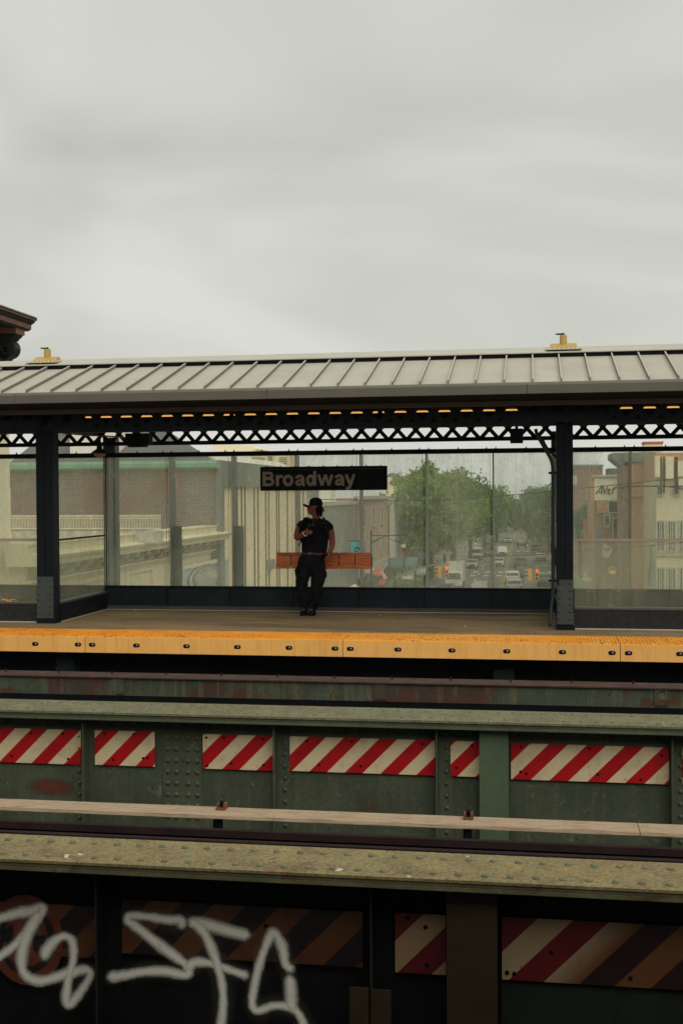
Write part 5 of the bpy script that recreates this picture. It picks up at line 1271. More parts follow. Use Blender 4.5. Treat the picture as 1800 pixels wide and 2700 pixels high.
obj('drain_pipe', MB().cyl((XY(1708, 116), 115.9, ZY(1708, 1370, 116)), (XY(1708, 116), 115.9, ZY(1708, 1286, 116)), .09, 6), m_iron, t)
obj('brick_scar', MB().add([PY(1668, 1242, 115.98), PY(1682, 1226, 115.98), PY(1678, 1234, 115.98), PY(1672, 1241, 115.98)], [(0, 1, 2, 3)]), m_brickb, t)
ma = M('pale_stone_render', (0.62, 0.55, 0.37, 1), .85, var=.12, vs=.3, streak=.2, fine=0, bmp=0)
t, x0, x1, z = front_building('stone_block', 'pale stone building with tall paired windows and rooftop ducts at the right edge', 1729, 1860, 1268, 104, ma, 40)
obj('brick_storey', MB().box(x0, x1, 104.5, 140, z, ZY(1760, 1194, 104.5)), m_brickr, t)
for u0, u1, v0, v1 in ((1725, 1738, 1202, 1258), (1753, 1773, 1204, 1262), (1785, 1800, 1215, 1256), (1787, 1806, 1262, 1280)):
    p, q = PY(u0, v0, 103.5), PY(u1, v1, 103.5); obj('antenna_panel', MB().box(p.x, q.x, 103.2, 104.0, q.z, p.z), m_creamw, t)
for u in (1741, 1749, 1779, 1783): p, q = PY(u, 1205, 103.6), PY(u, 1300, 103.6); obj('roof_pipe', MB().cyl((p.x, 103.6, q.z), (p.x, 103.6, p.z), .07, 6), m_iron, t)
for u0 in (1732, 1761, 1792, 1820):
    fwin(t, u0, u0+16, 1376, 1452, 104, 2); fwin(t, u0, u0+16, 1500, 1580, 104, 2)
for u0 in (1729, 1774, 1815): fwin(t, u0+3, u0+13, 1282, 1304, 104)
obj('lintel_band', MB().box(x0, x1, 103.8, 103.999, ZY(1760, 1466, 104), ZY(1760, 1458, 104)), m_winf, t)
t, x0, x1, z = front_building('mural_building', 'white walled building painted with large script lettering, left of the orange brick building', 1566, 1652, 1256, 142, M('white_painted_brick', (0.72, 0.69, 0.55, 1), .85, var=.12, vs=.5, fine=0, bmp=0), 8)
obj('side_strip', MB().box(XY(1556, 142), x0-.001, 142.2, 150, GZ, z-.1), m_brickr, t)
obj('lower_wall', MB().box(x0, x1, 141.6, 141.99, GZ, ZY(1600, 1319, 142)), M('brown_grey_render', (0.22, 0.17, 0.13, 1), .9, var=.15, vs=.4, fine=0, bmp=0), t)
p, q = PY(1572, 1320, 141.5), PY(1601, 1352, 141.5); obj('orange_panel', MB().box(p.x, q.x, 141.4, 141.59, q.z, p.z), M('orange_panel_paint', (0.5, 0.28, 0.13, 1), .7, fine=0), t)
fwin(t, 1604, 1640, 1322, 1350, 141.5); fwin(t, 1594, 1604, 1358, 1386, 141.5); fwin(t, 1616, 1640, 1368, 1420, 141.5)
b = MB()
def pstroke(pts, w=.34, Y=141.96):
    L_ = [PY(u, v, Y) for u, v in pts]
    for i in range(len(L_)-1): b.bar(L_[i], L_[i+1], w*.5, .04+.002*i)
for s_ in ([(1569, 1303), (1578, 1291), (1586, 1279), (1584, 1303)], [(1574, 1297), (1587, 1296)], [(1589, 1281), (1592, 1302), (1601, 1283)], [(1602, 1297), (1609, 1290), (1603, 1290), (1601, 1302), (1609, 1301)], [(1613, 1302), (1616, 1285)], [(1616, 1291), (1623, 1283), (1630, 1286)], [(1630, 1280), (1638, 1284), (1633, 1296), (1640, 1302)]): pstroke(s_)
obj('script_lettering', b, M('mural_grey_paint', (0.12, 0.13, 0.11, 1), .8, fine=0), t)
obj('cornice', MB().box(x0-.2, x1, 141.7, 142, z-.05, z+.2), m_winf, t)
p, q = PY(1603, 1235, 146), PY(1650, 1257, 146); obj('roof_box', MB().box(p.x, q.x, 146, 152, z, p.z), M('dark_green_grey', (0.07, 0.09, 0.08, 1), .8, fine=0), t)
t, x0, x1, z = front_building('brown_building', 'plain brown brick tower block seen between the right column and the mural wall', 1500, 1588, 1226, 180, m_brickb, 22)
obj('parapet', MB().box(x0-.1, x1+.1, 179.8, 180, z-.3, z+.05), m_greyband, t)
p, q = PY(1508, 1254, 179), PY(1521, 1278, 179); obj('roof_sign', MB().box(p.x, q.x, 179.2, 179.4, q.z, p.z), m_pale, t)
for u in (1545, 1562): fwin(t, u, u+7, 1290, 1312, 180); fwin(t, u, u+7, 1340, 1362, 180)
t, x0, x1, z = front_building('brown_building', 'plain brick house further down the right side of the street behind the tree', 1438, 1505, 1300, 262, m_brickb, 30)
obj('parapet', MB().box(x0-.1, x1+.1, 261.8, 262, z, z+.4), m_winf, t)
fwin(t, 1450, 1458, 1320, 1345, 262); fwin(t, 1470, 1478, 1320, 1345, 262)
t, x0, x1, z = front_building('far_tower', 'pale hazy tower on the horizon above the far trees', 1385, 1412, 1288, 640, m_greyw, 20)
obj('roof_hut', MB().box(x0+1, x1-2, 642, 655, z, z+1.4), m_greyw, t)
t, x0, x1, z = front_building('domed_building', 'pale building with small roof dome behind the left edge of the big tree', 1018, 1070, 1258, 235, m_creamw, 14)
cx_ = XY(1035, 240); obj('dome', MB().sphere((cx_, 240, z), 1.2, 1.2, 1.0, 14, 8), m_slate, t, smooth=True)
# yellow brick chimney over the rail
p, q = PY(1702, 1150, 116), PY(1752, 1195, 116)
t = thing('chimney', 'cream chimney with a rusty cap above the windscreen rail at right', 'chimney', ((p.x+q.x)/2, 119, q.z))
obj('stack', MB().box(p.x, q.x, 118, 120, q.z-.6, ZY(1720, 1168, 116)), m_creamw, t); obj('cap', MB().box(p.x-.05, q.x+.05, 117.9, 120.1, ZY(1720, 1168, 116)+.002, ZY(1720, 1162, 116)), M('rusty_cap', (0.4, 0.13, 0.06, 1), .8, fine=0), t)

for (ya, za, yb2, zb2_, lb) in ((60, -2.2, 150, -3.6, 'thin overhead cable crossing the street scene low behind the glass'), (98, 3.2, 104, 1.4, 'thin cable sagging in front of the stone block at the right')):
    pts = catmull([(-19, yb2, zb2_), (-6, (ya+yb2)/2, (za+zb2_)/2-.9), (14, ya+40 if ya < 90 else ya, za)], 8)
    tag(obj('cable', MB().tube(pts, .035, 5), m_iron), lb, 'cable')
# ---- banners, shop signs, clutter on the right
def sign(name, label, cat, u0, v0, u1, v1, Y, col):
    p, q = PY(u0, v0, Y), PY(u1, v1, Y); t = thing(name, label, cat, ((p.x+q.x)/2, Y, q.z))
    obj('panel', MB().box(p.x, q.x, Y, Y+.12, q.z, p.z), M(name+'_paint', col, .6, var=.12, vs=.8, fine=0, bmp=0), t)
    obj('mount', MB().box((p.x+q.x)/2-.04, (p.x+q.x)/2+.04, Y+.121, Y+.3, q.z-.1, p.z+.1), m_iron, t); return t
sign('shop_sign', 'tall narrow red shop sign right of the right column', 'sign', 1536, 1370, 1546, 1408, 130, (0.45, 0.11, 0.07, 1))
sign('shop_sign', 'squat red shop sign behind the pale handrail right of the right column', 'sign', 1538, 1411, 1558, 1446, 128, (0.42, 0.12, 0.1, 1))
sign('shop_sign', 'blue grey shop sign right of the squat red one', 'sign', 1567, 1406, 1582, 1448, 126, (0.12, 0.2, 0.24, 1))
Yb_ = 122
t = thing('hanging_banner', 'tilted white banner with dark marks in the right pane below the handrail', 'banner', tuple(PY(1598, 1450, Yb_)))
P_ = [PY(1590, 1432, Yb_), PY(1616, 1446, Yb_), PY(1602, 1472, Yb_), PY(1585, 1466, Yb_)]; o2 = Vector((0, .06, 0))
obj('cloth', MB().add(P_+[p+o2 for p in P_], [(0,1,2,3),(7,6,5,4),(0,4,5,1),(1,5,6,2),(2,6,7,3),(3,7,4,0)]), m_white, t)
b = MB()
for u, v in ((1592, 1447), (1597, 1444), (1602, 1448), (1593, 1452), (1599, 1452)): p = PY(u, v, Yb_-.02); b.bar(p, p+Vector((.13, 0, .1)), .06, .03)
obj('marks', b, m_iron, t)
t = thing('round_shop_light', 'round yellow and orange lit sign low in the right pane', 'sign', tuple(PY(1613, 1506, 118)))
c_ = PY(1613, 1504, 118); mo = M('orange_lit_face', (0.9, 0.45, 0.12, 1), .5, fine=0); mo.node_tree.nodes['Principled BSDF'].inputs['Emission Color'].default_value = (1, .45, .12, 1); mo.node_tree.nodes['Principled BSDF'].inputs['Emission Strength'].default_value = .35
obj('ring', MB().tube([(c_.x+.36*math.cos(k*math.pi/8), 117.9, c_.z+.36*math.sin(k*math.pi/8)) for k in range(17)], .06, 6), M('yellow_ring', (0.6, 0.55, 0.2, 1), .6, fine=0), t)
obj('face', MB().cyl((c_.x, 118, c_.z-.16), (c_.x, 118.1, c_.z-.16), .24, 14), mo, t)
t = thing('awning_blind', 'pale triangular awning at the bottom of the right pane', 'awning', tuple(PY(1545, 1528, 120)))
obj('cloth', MB().prism([(PY(1532, 1526, 120).x, PY(1532, 1526, 120).z), (PY(1560, 1526, 120).x, PY(1560, 1526, 120).z), (PY(1550, 1534, 120).x, PY(1550, 1534, 120).z), (PY(1540, 1532, 120).x, PY(1540, 1532, 120).z)], 'y', 120, 120.8), m_creamw, t)

# ---- street furniture: signals, lamps
def mat_emit(name, col, s):
    mt, t_, b_, o_ = new_mat(name); b_.inputs['Base Color'].default_value = (*col, 1); b_.inputs['Emission Color'].default_value = (*col, 1); b_.inputs['Emission Strength'].default_value = s; return mt
m_red = mat_emit('signal_red_lit', (1, .05, .04), 1.6); m_grn = mat_emit('signal_green_lit', (.05, 1, .6), 1.6)
m_sig = M('signal_yellow_housing', (0.62, 0.32, 0.03, 1), .5, var=.1, fine=0)
def signal_head(t, x, y, z, lit, side=False):
    b = MB().box(x-.18, x+.18, y-.12, y+.12, z, z+1.08); hd = obj('housing', b, m_sig, t)
    for i, zz_ in enumerate((.88, .54, .20)):
        on = (lit == i)
        b = MB()
        if side: b.cyl((x-.2, y, z+zz_), (x-.181, y, z+zz_), .12, 10)
        else: b.cyl((x, y-.14, z+zz_), (x, y-.121, z+zz_), .12, 12)
        obj('lens', b, (m_red if i == 0 else m_grn) if on else m_dark, hd)
        b = MB()
        if side: b.prism([(y-.14, z+zz_+.02), (y-.14, z+zz_+.14), (y+.14, z+zz_+.14), (y+.14, z+zz_+.02), (y+.12, z+zz_+.02), (y+.12, z+zz_+.12), (y-.12, z+zz_+.12), (y-.12, z+zz_+.02)], 'x', x-.42, x-.181)
        else: b.prism([(x-.14, z+zz_), (x-.14, z+zz_+.14), (x+.14, z+zz_+.14), (x+.14, z+zz_), (x+.12, z+zz_), (x+.12, z+zz_+.12), (x-.12, z+zz_+.12), (x-.12, z+zz_)], 'y', y-.36, y-.121)
        obj('visor', b, m_sig, hd)
def signal(label, u, v, Y, upole, vpole, lit=0, two=True):
    p = PY(u, v, Y); pp = PY(upole, vpole, Y)
    t = thing('traffic_signal', label, 'traffic light', (pp.x, Y, GZ), 'traffic signals on mast arms')
    signal_head(t, p.x, Y, p.z, lit)
    if two: signal_head(t, p.x-.62, Y+.1, p.z-.02, -1, side=True)
    b = MB().tube([(pp.x, Y+.3, GZ), (pp.x, Y+.3, pp.z), ], .12, 8); obj('pole', b, m_iron, t)
    b = MB().tube(catmull([(pp.x, Y+.3, pp.z-.4), ((pp.x+p.x)/2, Y+.3, (pp.z+p.z+1.2)/2+.15), (p.x, Y+.2, p.z+1.25), (p.x, Y+.1, p.z+1.08)], 5), [.09]*16, 6); obj('mast_arm', b, m_greyw, t)
signal('left yellow traffic signal with red lit, hung in front of the white box truck', 1177, 1523, 106, 1040, 1515)
signal('right yellow traffic signal with red lit, beside the silver car in the right lane', 1415, 1531, 106, 1475, 1497)
signal('small far traffic signal showing green under the big tree', 1254, 1436, 246, 1225, 1440, 2, False)
signal('small far traffic signal showing green over the right lane', 1389, 1440, 246, 1425, 1436, 2, False)
def lamp(label, u, v_top, v_arm, Y, ulen):
    a_ = PY(u, v_top, Y); e_ = PY(u+ulen, v_arm, Y)
    t = thing('street_lamp', label, 'street lamp', (a_.x, Y, GZ), 'street lamps')
    obj('pole', MB().tube([(a_.x, Y, GZ), (a_.x, Y, a_.z)], [.16, .09], 8), m_iron, t)
    obj('arm', MB().tube(catmull([(a_.x, Y, a_.z-1.3), (a_.x+(e_.x-a_.x)*.25, Y, e_.z-.25), (a_.x+(e_.x-a_.x)*.5, Y, e_.z), (e_.x, Y, e_.z)], 5), .06, 6).tube([(a_.x, Y, e_.z), (e_.x, Y, e_.z)], .05, 6), m_iron, t)
    obj('lamp_head', MB().sphere((e_.x, Y-.1, e_.z-.1), .35, .18, .1, 10, 6), m_iron, t)
lamp('street lamp with long bracket arm before the pink row house, right of the turquoise banner', 978, 1398, 1412, 112, 100)
lamp('street lamp whose long horizontal arm crosses in front of the orange brick building', 1855, 1262, 1283, 100, -215)
for i, (u, v, Y, lb) in enumerate(((1063, 1440, 130, 'lit shop globe light left of the big tree'),)):
    p = PY(u, v, Y); t = thing('globe_light', lb, 'lamp', tuple(p)); obj('globe', MB().sphere(p, .3, .3, .26, 10, 8), m_white, t); obj('bracket', MB().cyl(p+Vector((0, 0, .26)), p+Vector((-.9, 0, .7)), .04, 6), m_iron, t)
t = thing('statue_lamp', 'dark lamp post base with flared foot in front of the orange brick building', 'lamp post', tuple(PY(1715, 1545, 100)))
pts = [PY(1715, 1436, 100), PY(1715, 1475, 100), PY(1716, 1500, 100), PY(1716, 1545, 100)]
obj('post', MB().tube([(p.x, 100, p.z) for p in pts], [.08, .12, .22, .3], 8), m_greyband, t); obj('post_cap', MB().sphere(PY(1715, 1434, 100), .12, .12, .12, 8, 6), m_winf, t)

# ================================================================ cars
m_paint = {}
def paint(n, c): 
    if n not in m_paint: m_paint[n] = M(n+'_car_paint', c, .3, var=.04, fine=0, bmp=0, spec=.5)
    return m_paint[n]
m_tyre = M('tyre_rubber', (0.015, 0.015, 0.015, 1), .8, fine=0); m_cwin = M('car_window', (0.03, 0.037, 0.04, 1), .15, fine=0)
m_head = M('headlight_glass', (0.8, 0.8, 0.75, 1), .2, fine=0); m_tail = M('taillight_red', (0.35, 0.02, 0.02, 1), .3, fine=0)
PROF = {
 'sedan': ([(-2.3, .3), (-2.32, .62), (-2.2, .78), (-1.2, .92), (-.55, 1.38), (.75, 1.42), (1.55, 1.0), (2.25, .95), (2.32, .6), (2.28, .3)], (-.62, 1.0, -1.12, 1.5, 1.34)),
 'suv': ([(-2.3, .35), (-2.34, .75), (-2.2, 1.0), (-1.25, 1.12), (-.7, 1.68), (1.9, 1.72), (2.3, 1.1), (2.34, .7), (2.3, .35)], (-.72, 1.95, -1.15, 2.2, 1.6)),
 'pickup': ([(-2.6, .4), (-2.65, .85), (-2.5, 1.1), (-1.4, 1.2), (-.85, 1.78), (.75, 1.8), (.95, 1.2), (2.7, 1.2), (2.75, .8), (2.7, .4)], (-.9, .8, -1.3, 1.0, 1.68)),
 'van': ([(-2.6, .35), (-2.65, .9), (-2.3, 1.25), (-1.7, 2.05), (2.6, 2.15), (2.65, .8), (2.6, .35)], (-1.8, 2.55, -2.25, 2.6, 1.95))}
def make_car(kind, col, label, group='cars on the street'):
    prof, (wa, wb, wc, wd, wz) = PROF[kind]
    t = thing('car', label, 'car' if kind in ('sedan', 'suv') else kind.replace('pickup', 'pickup truck'), (0, 0, 0), group)
    b = MB(); hw = .9 if kind == 'sedan' else .97; n = len(prof)
    low = [p for p in prof]
    vs = []
    for sx in (-1, 1):
        for (y, z) in prof: vs.append((sx*(hw if z < 1.15 else hw-.14*(z-.9)/.8), y, z))
    b.add(vs, [tuple(range(n)), tuple(range(2*n-1, n-1, -1))] + [(i, i+n, (i+1) % n + n, (i+1) % n) for i in range(n)])
    obj('body', b, col, t, local=True, bevel=.05)
    zsh = 1.0 if kind == 'sedan' else 1.16
    if kind == 'van': zsh = 1.3
    b = MB(); wt = hw-.13
    b.add([(-wt-.02, wc-.02, zsh), (wt+.02, wc-.02, zsh), (wt-.08, wa-.03, wz-.02), (-wt+.08, wa-.03, wz-.02)], [(0, 1, 2, 3)]); b.add([(-wt-.02, wc+.1, zsh-.0), (wt+.02, wc+.1, zsh), (wt-.08, wa+.1, wz-.03), (-wt+.08, wa+.1, wz-.03)], [(0, 3, 2, 1)])
    obj('windscreen_glass', b, m_cwin, t, local=True, fix=False)
    yr0 = {'sedan': 1.5, 'suv': 2.24, 'pickup': .95, 'van': 2.68}[kind]; yr1 = {'sedan': .85, 'suv': 1.98, 'pickup': .83, 'van': 2.66}[kind]
    b = MB(); b.add([(-wt, yr0+.03, zsh+.06), (wt, yr0+.03, zsh+.06), (wt-.1, yr1+.05, wz-.06), (-wt+.1, yr1+.05, wz-.06)], [(3, 2, 1, 0)]); obj('rear_window', b, m_cwin, t, local=True, fix=False)
    b = MB()
    for sx in (-1, 1): b.add([(sx*(hw-.02), wc+.25, zsh), (sx*(hw-.02), wb, zsh), (sx*(hw-.09), wb-.1, wz-.06), (sx*(hw-.09), wa+.1, wz-.06)], [(0, 1, 2, 3)])
    obj('side_windows', b, m_cwin, t, local=True, fix=False)
    for sx in (-1, 1):
        for y in (prof[0][0]+.85, prof[-1][0]-.8):
            obj('wheel', MB().cyl((sx*(hw-.2), y, .34), (sx*(hw+.02), y, .34), .34, 14), m_tyre, t, local=True)
        yf, yb2 = prof[1][0]-.02, prof[-2][0]
        obj('headlight', MB().box(sx*(hw-.35)-.16, sx*(hw-.35)+.16, yf, yf+.08, .62, .78), m_head, t, local=True)
        obj('taillight', MB().box(sx*(hw-.16)-.1, sx*(hw-.16)+.1, yb2-.06, yb2+.03, .72, .98), m_tail, t, local=True)
        obj('mirror', MB().box(sx*(hw+.02), sx*(hw+.18), wc+.3, wc+.42, zsh-.02, zsh+.14), m_tyre, t, local=True)
    obj('grille', MB().box(-.5, .5, prof[1][0]-.03, prof[1][0]+.05, .42, .66), m_tyre, t, local=True)
    obj('bumper', MB().box(-hw+.05, hw-.05, prof[-2][0], prof[-2][0]+.07, .42, .6), m_tyre, t, local=True)
    return t
protos = {}
def car(kind, cname, ccol, u, vb, away, label):
    key = (kind, cname); p = PZ(u, vb, GZ)
    t = make_car(kind, paint(cname, ccol), label)
    t.location = (p.x, p.y+2.3, GZ+.008); t.rotation_euler = (0, 0, math.pi if away else 0)
    # model nose points to -y (towards the camera); going away = turned round
    return t
WH = (0.55, 0.55, 0.5, 1); DK = (0.05, 0.05, 0.055, 1); SV = (0.3, 0.3, 0.29, 1); GN = (0.12, 0.15, 0.13, 1)
car('suv', 'white', WH, 1323, 1465, False, 'white oncoming car, farthest up the left lane, with lit looking headlights')
car('sedan', 'white', WH, 1313, 1495, False, 'white oncoming sedan at the pane joint, below the farthest white car')
car('pickup', 'dark_brown', (0.10, 0.075, 0.07, 1), 1370, 1499, True, 'dark pickup truck driving away in the middle of the right lane')
car('sedan', 'dark', DK, 1376, 1525, True, 'dark sedan right behind the white SUV roofs in the right lane')
car('suv', 'white', WH, 1350, 1542, True, 'white SUV driving away, upper of the two lowest ones at the centre line')
car('suv', 'silver', SV, 1354, 1566, True, 'pale silver SUV cut off by the windscreen base at the centre line')
car('sedan', 'white', WH, 1425, 1480, True, 'white sedan parked at the right kerb beside the conduit')
car('suv', 'dark', DK, 1428, 1466, True, 'dark car parked ahead of the white sedan at the right kerb')
car('suv', 'dark_green', GN, 1437, 1548, True, 'dark car near the right traffic signal, close to the conduit')
car('suv', 'silver', SV, 1262, 1578, False, 'silver car roof cut off by the windscreen base left of the pane joint')
car('sedan', 'dark', DK, 1175, 1575, False, 'dark car roof at the windscreen base under the left traffic signal')
car('van', 'white', WH, 1256, 1477, False, 'white van parked under the big tree at the left kerb')
car('suv', 'dark', DK, 1277, 1468, False, 'dark car parked behind the white van under the big tree')
car('sedan', 'silver', SV, 1243, 1500, False, 'pale sedan parked in front of the white van at the left kerb')
car('suv', 'dark', DK, 1290, 1452, False, 'dark car parked far up the left kerb near the pane joint')
car('sedan', 'silver', SV, 1372, 1440, True, 'small pale car far up the right lane below the green signal')
car('suv', 'dark', DK, 1410, 1458, True, 'dark car parked far up the right kerb')
car('sedan', 'white', WH, 1338, 1432, False, 'tiny white car far up the left lane near the end of the street')
# box truck
p = PZ(1192, 1556, GZ)
t = thing('box_truck', 'white box truck behind the left traffic signal', 'truck', (p.x, p.y+3, GZ), 'cars on the street')
obj('cargo_box', MB().box(-.95, 1.25, -1.2, 3.6, .9, 3.3), paint('white', WH), t, local=True, bevel=.04)
obj('cab', MB().prism([(-3.1, .5), (-3.15, 1.3), (-2.6, 2.2), (-1.25, 2.3), (-1.25, .5)], 'x', -.9, 1.2), paint('white', WH), t, local=True, bevel=.05)
obj('windscreen_glass', MB().add([(-.8, -3.17, 1.38), (1.1, -3.17, 1.38), (1.0, -2.68, 2.12), (-.7, -2.68, 2.12)], [(0, 1, 2, 3)]), m_cwin, t, local=True, fix=False)
for sx in (-.75, 1.05):
    for y in (-2.4, 2.4): obj('wheel', MB().cyl((sx-.12, y, .42), (sx+.12, y, .42), .42, 14), m_tyre, t, local=True)
    obj('headlight', MB().box(sx-.12, sx+.12, -3.2, -3.1, .8, 1.0), m_head, t, local=True)
# ================================================================ pedestrians far off
def pedestrian(label, u, v, Ymin, top, bot, stride=.18):
    p = PZ(u, v, GZ+.13); x, y = p.x, p.y
    t = thing('person', label, 'person', (x, y, GZ+.13), 'pedestrians far down the street')
    b = MB(); g = GZ+.13
    b.sphere((x, y, g+1.63), .09, .1, .12, 10, 8); b.loft([((x, y, g+1.35), .2, .11), ((x, y, g+1.45), .12, .09), ((x, y, g+1.55), .05, .05)], 10)
    b.loft([((x, y, g+.85), .16, .11), ((x, y, g+1.1), .15, .1), ((x, y, g+1.38), .21, .12)], 10)
    for s_ in (-1, 1):
        b.tube([(x+s_*.09, y, g+.9), (x+s_*.1, y+s_*stride*.5, g+.47), (x+s_*.1, y+s_*stride, g+.05)], [.09, .065, .045], 8); b.sphere((x+s_*.1, y+s_*stride-.05, g+.04), .045, .12, .04, 8, 6)
        b.tube([(x+s_*.2, y, g+1.38), (x+s_*.25, y, g+1.1), (x+s_*.24, y-.06, g+.82)], [.055, .045, .035], 8)
    o_ = remesh(obj('body', b, m_skin, t), .03, 1)
    b = MB().loft([((x, y, g+.84), .18, .13), ((x, y, g+1.1), .17, .12), ((x, y, g+1.42), .225, .13), ((x, y, g+1.47), .1, .09)], 12); obj('top', b, top, t, smooth=True)
    b = MB()
    for s_ in (-1, 1): b.tube([(x+s_*.09, y, g+.92), (x+s_*.1, y+s_*stride*.5, g+.47), (x+s_*.1, y+s_*stride, g+.08)], [.105, .085, .07], 8)
    obj('trousers', b, bot, t, smooth=True)
    b = MB().sphere((x, y+.02, g+1.67), .1, .11, .1, 8, 6); obj('hair', b, m_hair, t)
mtop = M('blue_cloth', (0.08, 0.2, 0.25, 1), .8, fine=0)
pedestrian('pedestrian in dark clothes under the blue umbrella', 1190, 1488, 0, m_shirt, m_pants)
pedestrian('pedestrian crossing at the far crosswalk, left one', 1365, 1448, 0, m_shirt, m_pants)
pedestrian('pedestrian crossing at the far crosswalk, right one in blue', 1385, 1452, 0, mtop, m_pants)
pedestrian('pedestrian on the left pavement near the white banner pole', 1172, 1487, 0, m_shirt, m_pants)
for i, (u, v, lb) in enumerate(((1128, 1512, 'pedestrian in dark clothes left of the white box truck'), (1112, 1530, 'pedestrian near the grey stall roof'), (1080, 1545, 'pedestrian at the windscreen base left of the second joint'), (1042, 1538, 'pedestrian below the wide teal awning'))): pedestrian(lb, u, v, 0, (m_shirt, mtop)[i % 2], m_pants)
p = PZ(1190, 1488, GZ+.13)
t = thing('umbrella', 'blue umbrella on the left pavement above the traffic signal', 'umbrella', (p.x, p.y, GZ+1.2))
b = MB().loft([((p.x, p.y, GZ+1.95), .75, .75), ((p.x, p.y, GZ+2.12), .55, .55), ((p.x, p.y, GZ+2.28), .1, .1)], 8); obj('canopy_cloth', b, m_turq, t); obj('shaft', MB().cyl((p.x, p.y, GZ+1.2), (p.x, p.y, GZ+2.3), .02, 6), m_iron, t)

# ================================================================ trees
def mat_leaf(name, c1, c2):
    mt, t, b, o = new_mat(name)
    base = mix(t, ramp(t, noise(t, pos(t), .55, 4), .35, .65), c1, c2); base = mix(t, ramp(t, noise(t, pos(t), 5, 2), .4, .6), base, dark(c1, .6))
    t.links.new(base, b.inputs['Base Color']); b.inputs['Roughness'].default_value = .6
    tl = t.nodes.new('ShaderNodeBsdfTranslucent'); t.links.new(base, tl.inputs[0]); ms = t.nodes.new('ShaderNodeMixShader'); ms.inputs[0].default_value = .42
    t.links.new(b.outputs[0], ms.inputs[1]); t.links.new(tl.outputs[0], ms.inputs[2]); t.links.new(ms.outputs[0], o.inputs['Surface']); return mt
m_leafl = mat_leaf('light_green_leaves', (0.17, 0.32, 0.04, 1), (0.38, 0.54, 0.09, 1)); m_leafd = mat_leaf('dark_green_leaves', (0.08, 0.21, 0.045, 1), (0.16, 0.34, 0.06, 1))
m_bark = M('bark', (0.07, 0.06, 0.045, 1), .9, var=.2, fine=0)
def tree(label, x, Y, top, rad, low, mat, seed, n=5200, leaf=.34):
    rnd = random.Random(seed); H = top-GZ
    t = thing('street_tree', label, 'tree', (x, Y, GZ), 'street trees')
    zc = (top+low)/2; rz = (top-low)/2
    b = MB().tube([(x, Y, GZ), (x+.1, Y, GZ+H*.25), (x-.1, Y, zc-rz*.4), (x, Y, zc+rz*.3)], [.38, .3, .22, .08], 8)
    cl = []
    for k in range(34):
        a = rnd.uniform(0, 2*math.pi); ph = math.acos(rnd.uniform(-.9, 1)); rr = rnd.uniform(.55, .97)
        c_ = Vector((x+rad*rr*math.sin(ph)*math.cos(a), Y+rad*rr*math.sin(ph)*math.sin(a), zc+rz*rr*math.cos(ph))); cl.append((c_, rnd.uniform(.18, .34)*rad))
    for c_, r_ in cl[:12]:
        s0 = Vector((x, Y, zc-rz*rnd.uniform(.3, .9))); mid = s0.lerp(c_, .5)+Vector((0, 0, .4)); b.tube([s0, mid, c_], [.14, .09, .03], 5)
    obj('trunk', b, m_bark, t)
    b = MB()
    for i in range(n):
        c_, r_ = cl[int(rnd.random()*len(cl))]
        v = Vector((rnd.gauss(0, 1), rnd.gauss(0, 1), rnd.gauss(0, 1))); v = v.normalized()*r_*abs(rnd.gauss(.75, .28))
        p = c_+Vector((v.x, v.y, v.z*.85)); s_ = leaf*rnd.uniform(.6, 1.3)
        q = Quaternion((rnd.gauss(0, 1), rnd.gauss(0, 1), rnd.gauss(0, 1), rnd.gauss(0, 1))).normalized()
        b.add([p+q @ Vector(w)*s_ for w in ((-.5, -.3, 0), (.1, -.5, .1), (.5, .2, 0), (-.1, .5, -.1))], [(0, 1, 2, 3)])
    obj('crown', b, mat, t, fix=False)
Tz = lambda v, Y: ZY(1200, v, Y)
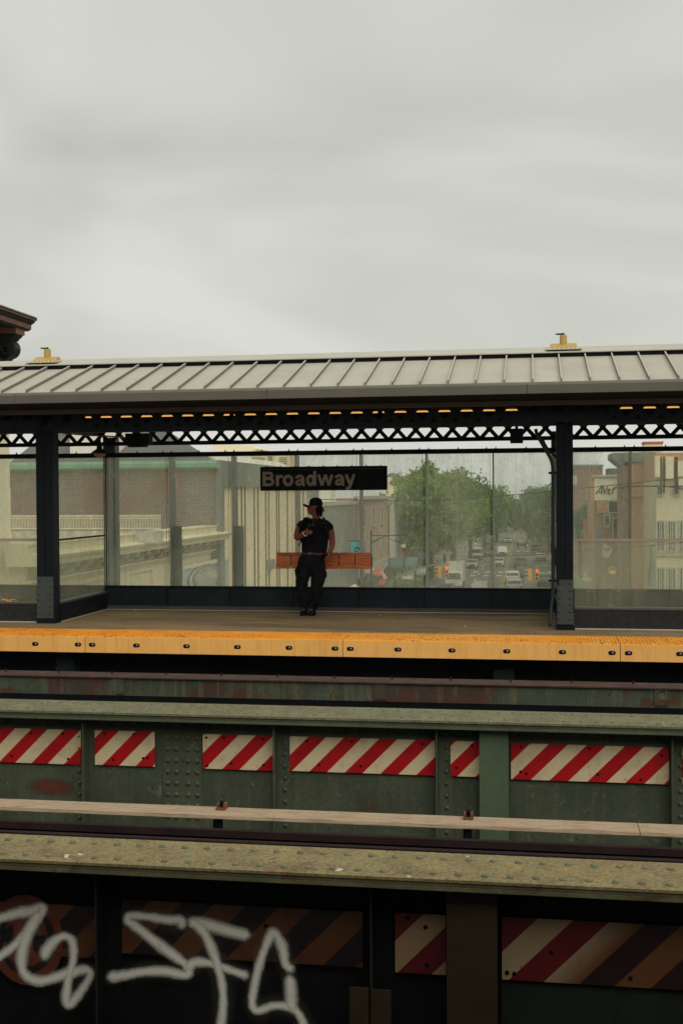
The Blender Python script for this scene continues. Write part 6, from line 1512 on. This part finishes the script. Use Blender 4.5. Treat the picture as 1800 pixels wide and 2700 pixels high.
T_ = [('big light green street tree, left part of the crown beside the name sign', 1085, 152, 1238, 4.8, 1462, m_leafl, 1, 8000),
      ('tallest light green street tree, its crown crossing the pane joint', 1135, 166, 1214, 5.8, 1465, m_leafl, 2, 11000),
      ('light green street tree right of the tallest one', 1195, 178, 1240, 5.4, 1460, m_leafl, 3, 8000),
      ('darker street tree between the tallest tree and the right joint', 1238, 205, 1255, 5.6, 1440, m_leafd, 4, 5500),
      ('green street tree behind the right pane joint', 1275, 235, 1272, 5.4, 1425, m_leafl, 5, 5000),
      ('hazy green street tree right of the pane joint', 1308, 290, 1288, 6.0, 1415, m_leafd, 6, 4200),
      ('far hazy tree closing the left side of the street', 1332, 370, 1302, 6.8, 1405, m_leafd, 7, 3600),
      ('farthest small tree at the end of the street', 1352, 460, 1312, 7.5, 1400, m_leafd, 8, 3000),
      ('dark green tree on the right side, partly behind the right column', 1490, 205, 1256, 5.6, 1445, m_leafd, 9, 6000),
      ('dark green tree left of the conduit on the right side of the street', 1446, 238, 1270, 6.2, 1438, m_leafd, 10, 6000),
      ('dark green tree further up the right side of the street', 1422, 300, 1288, 6.6, 1428, m_leafd, 11, 4500),
      ('far dark tree overhanging the end of the street from the right', 1398, 390, 1308, 6.8, 1412, m_leafd, 12, 3600),
      ('low green tree right of the right column in front of the brown building', 1528, 165, 1320, 3.2, 1440, m_leafd, 13, 3500)]
for (lb, u, Y, vt, rad, vl, mt_, sd__, n_) in T_: tree(lb, XY(u, Y), Y, Tz(vt, Y), rad, Tz(vl, Y), mt_, sd__, n_, .30+Y*.0006)
# shrubs / planters at street level read as one green mass
b = MB(); rnd = random.Random(99)
for i in range(2600):
    Y = rnd.uniform(120, 175); x = -15.5+rnd.gauss(0, .8); z = GZ+.3+abs(rnd.gauss(0, .9)); q = Quaternion((rnd.gauss(0, 1), rnd.gauss(0, 1), rnd.gauss(0, 1), rnd.gauss(0, 1))).normalized()
    b.add([Vector((x, Y, z))+q @ Vector(w)*.5 for w in ((-.5, -.3, 0), (.1, -.5, .1), (.5, .2, 0), (-.1, .5, -.1))], [(0, 1, 2, 3)])
tag(obj('shrubs', b, m_leafd, fix=False), 'low dark shrubs along the left pavement', 'shrubs', kind='stuff')

# ================================================================ near platform, with unseen roof and wall added to shade the nearest girder
m_nc = M('near_canopy_paint', (0.03, 0.033, 0.035, 1), .8, fine=0)
obj('near_platform', MB().box(-16, 12, -3.2, 1.75, -.3, 0), m_conc, kind='structure')
nc = thing('near_canopy', 'unseen dark canopy added above and behind the camera to shade the nearest girder', 'canopy', (0, -1, 3))
obj('roof', MB().box(-16, 12, -3.4, 2.5, 3.05, 3.2), m_nc, nc)
obj('near_shade_wall', MB().box(-16, 12, -3.4, -3.2, 0, 3.04), m_nc, nc)
# ================================================================ haze
mt = bpy.data.materials.new('haze_volume'); mt.use_nodes = True; t = mt.node_tree; t.nodes.clear()
o = t.nodes.new('ShaderNodeOutputMaterial'); v_ = t.nodes.new('ShaderNodeVolumePrincipled'); v_.inputs['Density'].default_value = .00022; v_.inputs['Color'].default_value = (.86, .88, .86, 1)
t.links.new(v_.outputs[0], o.inputs['Volume'])
HAZE = True
if HAZE:
    h = obj('haze', MB().box(-1600, 1600, -350, 3100, GZ-1.7, 16), mt, kind='stuff'); h.display_type = 'WIRE'
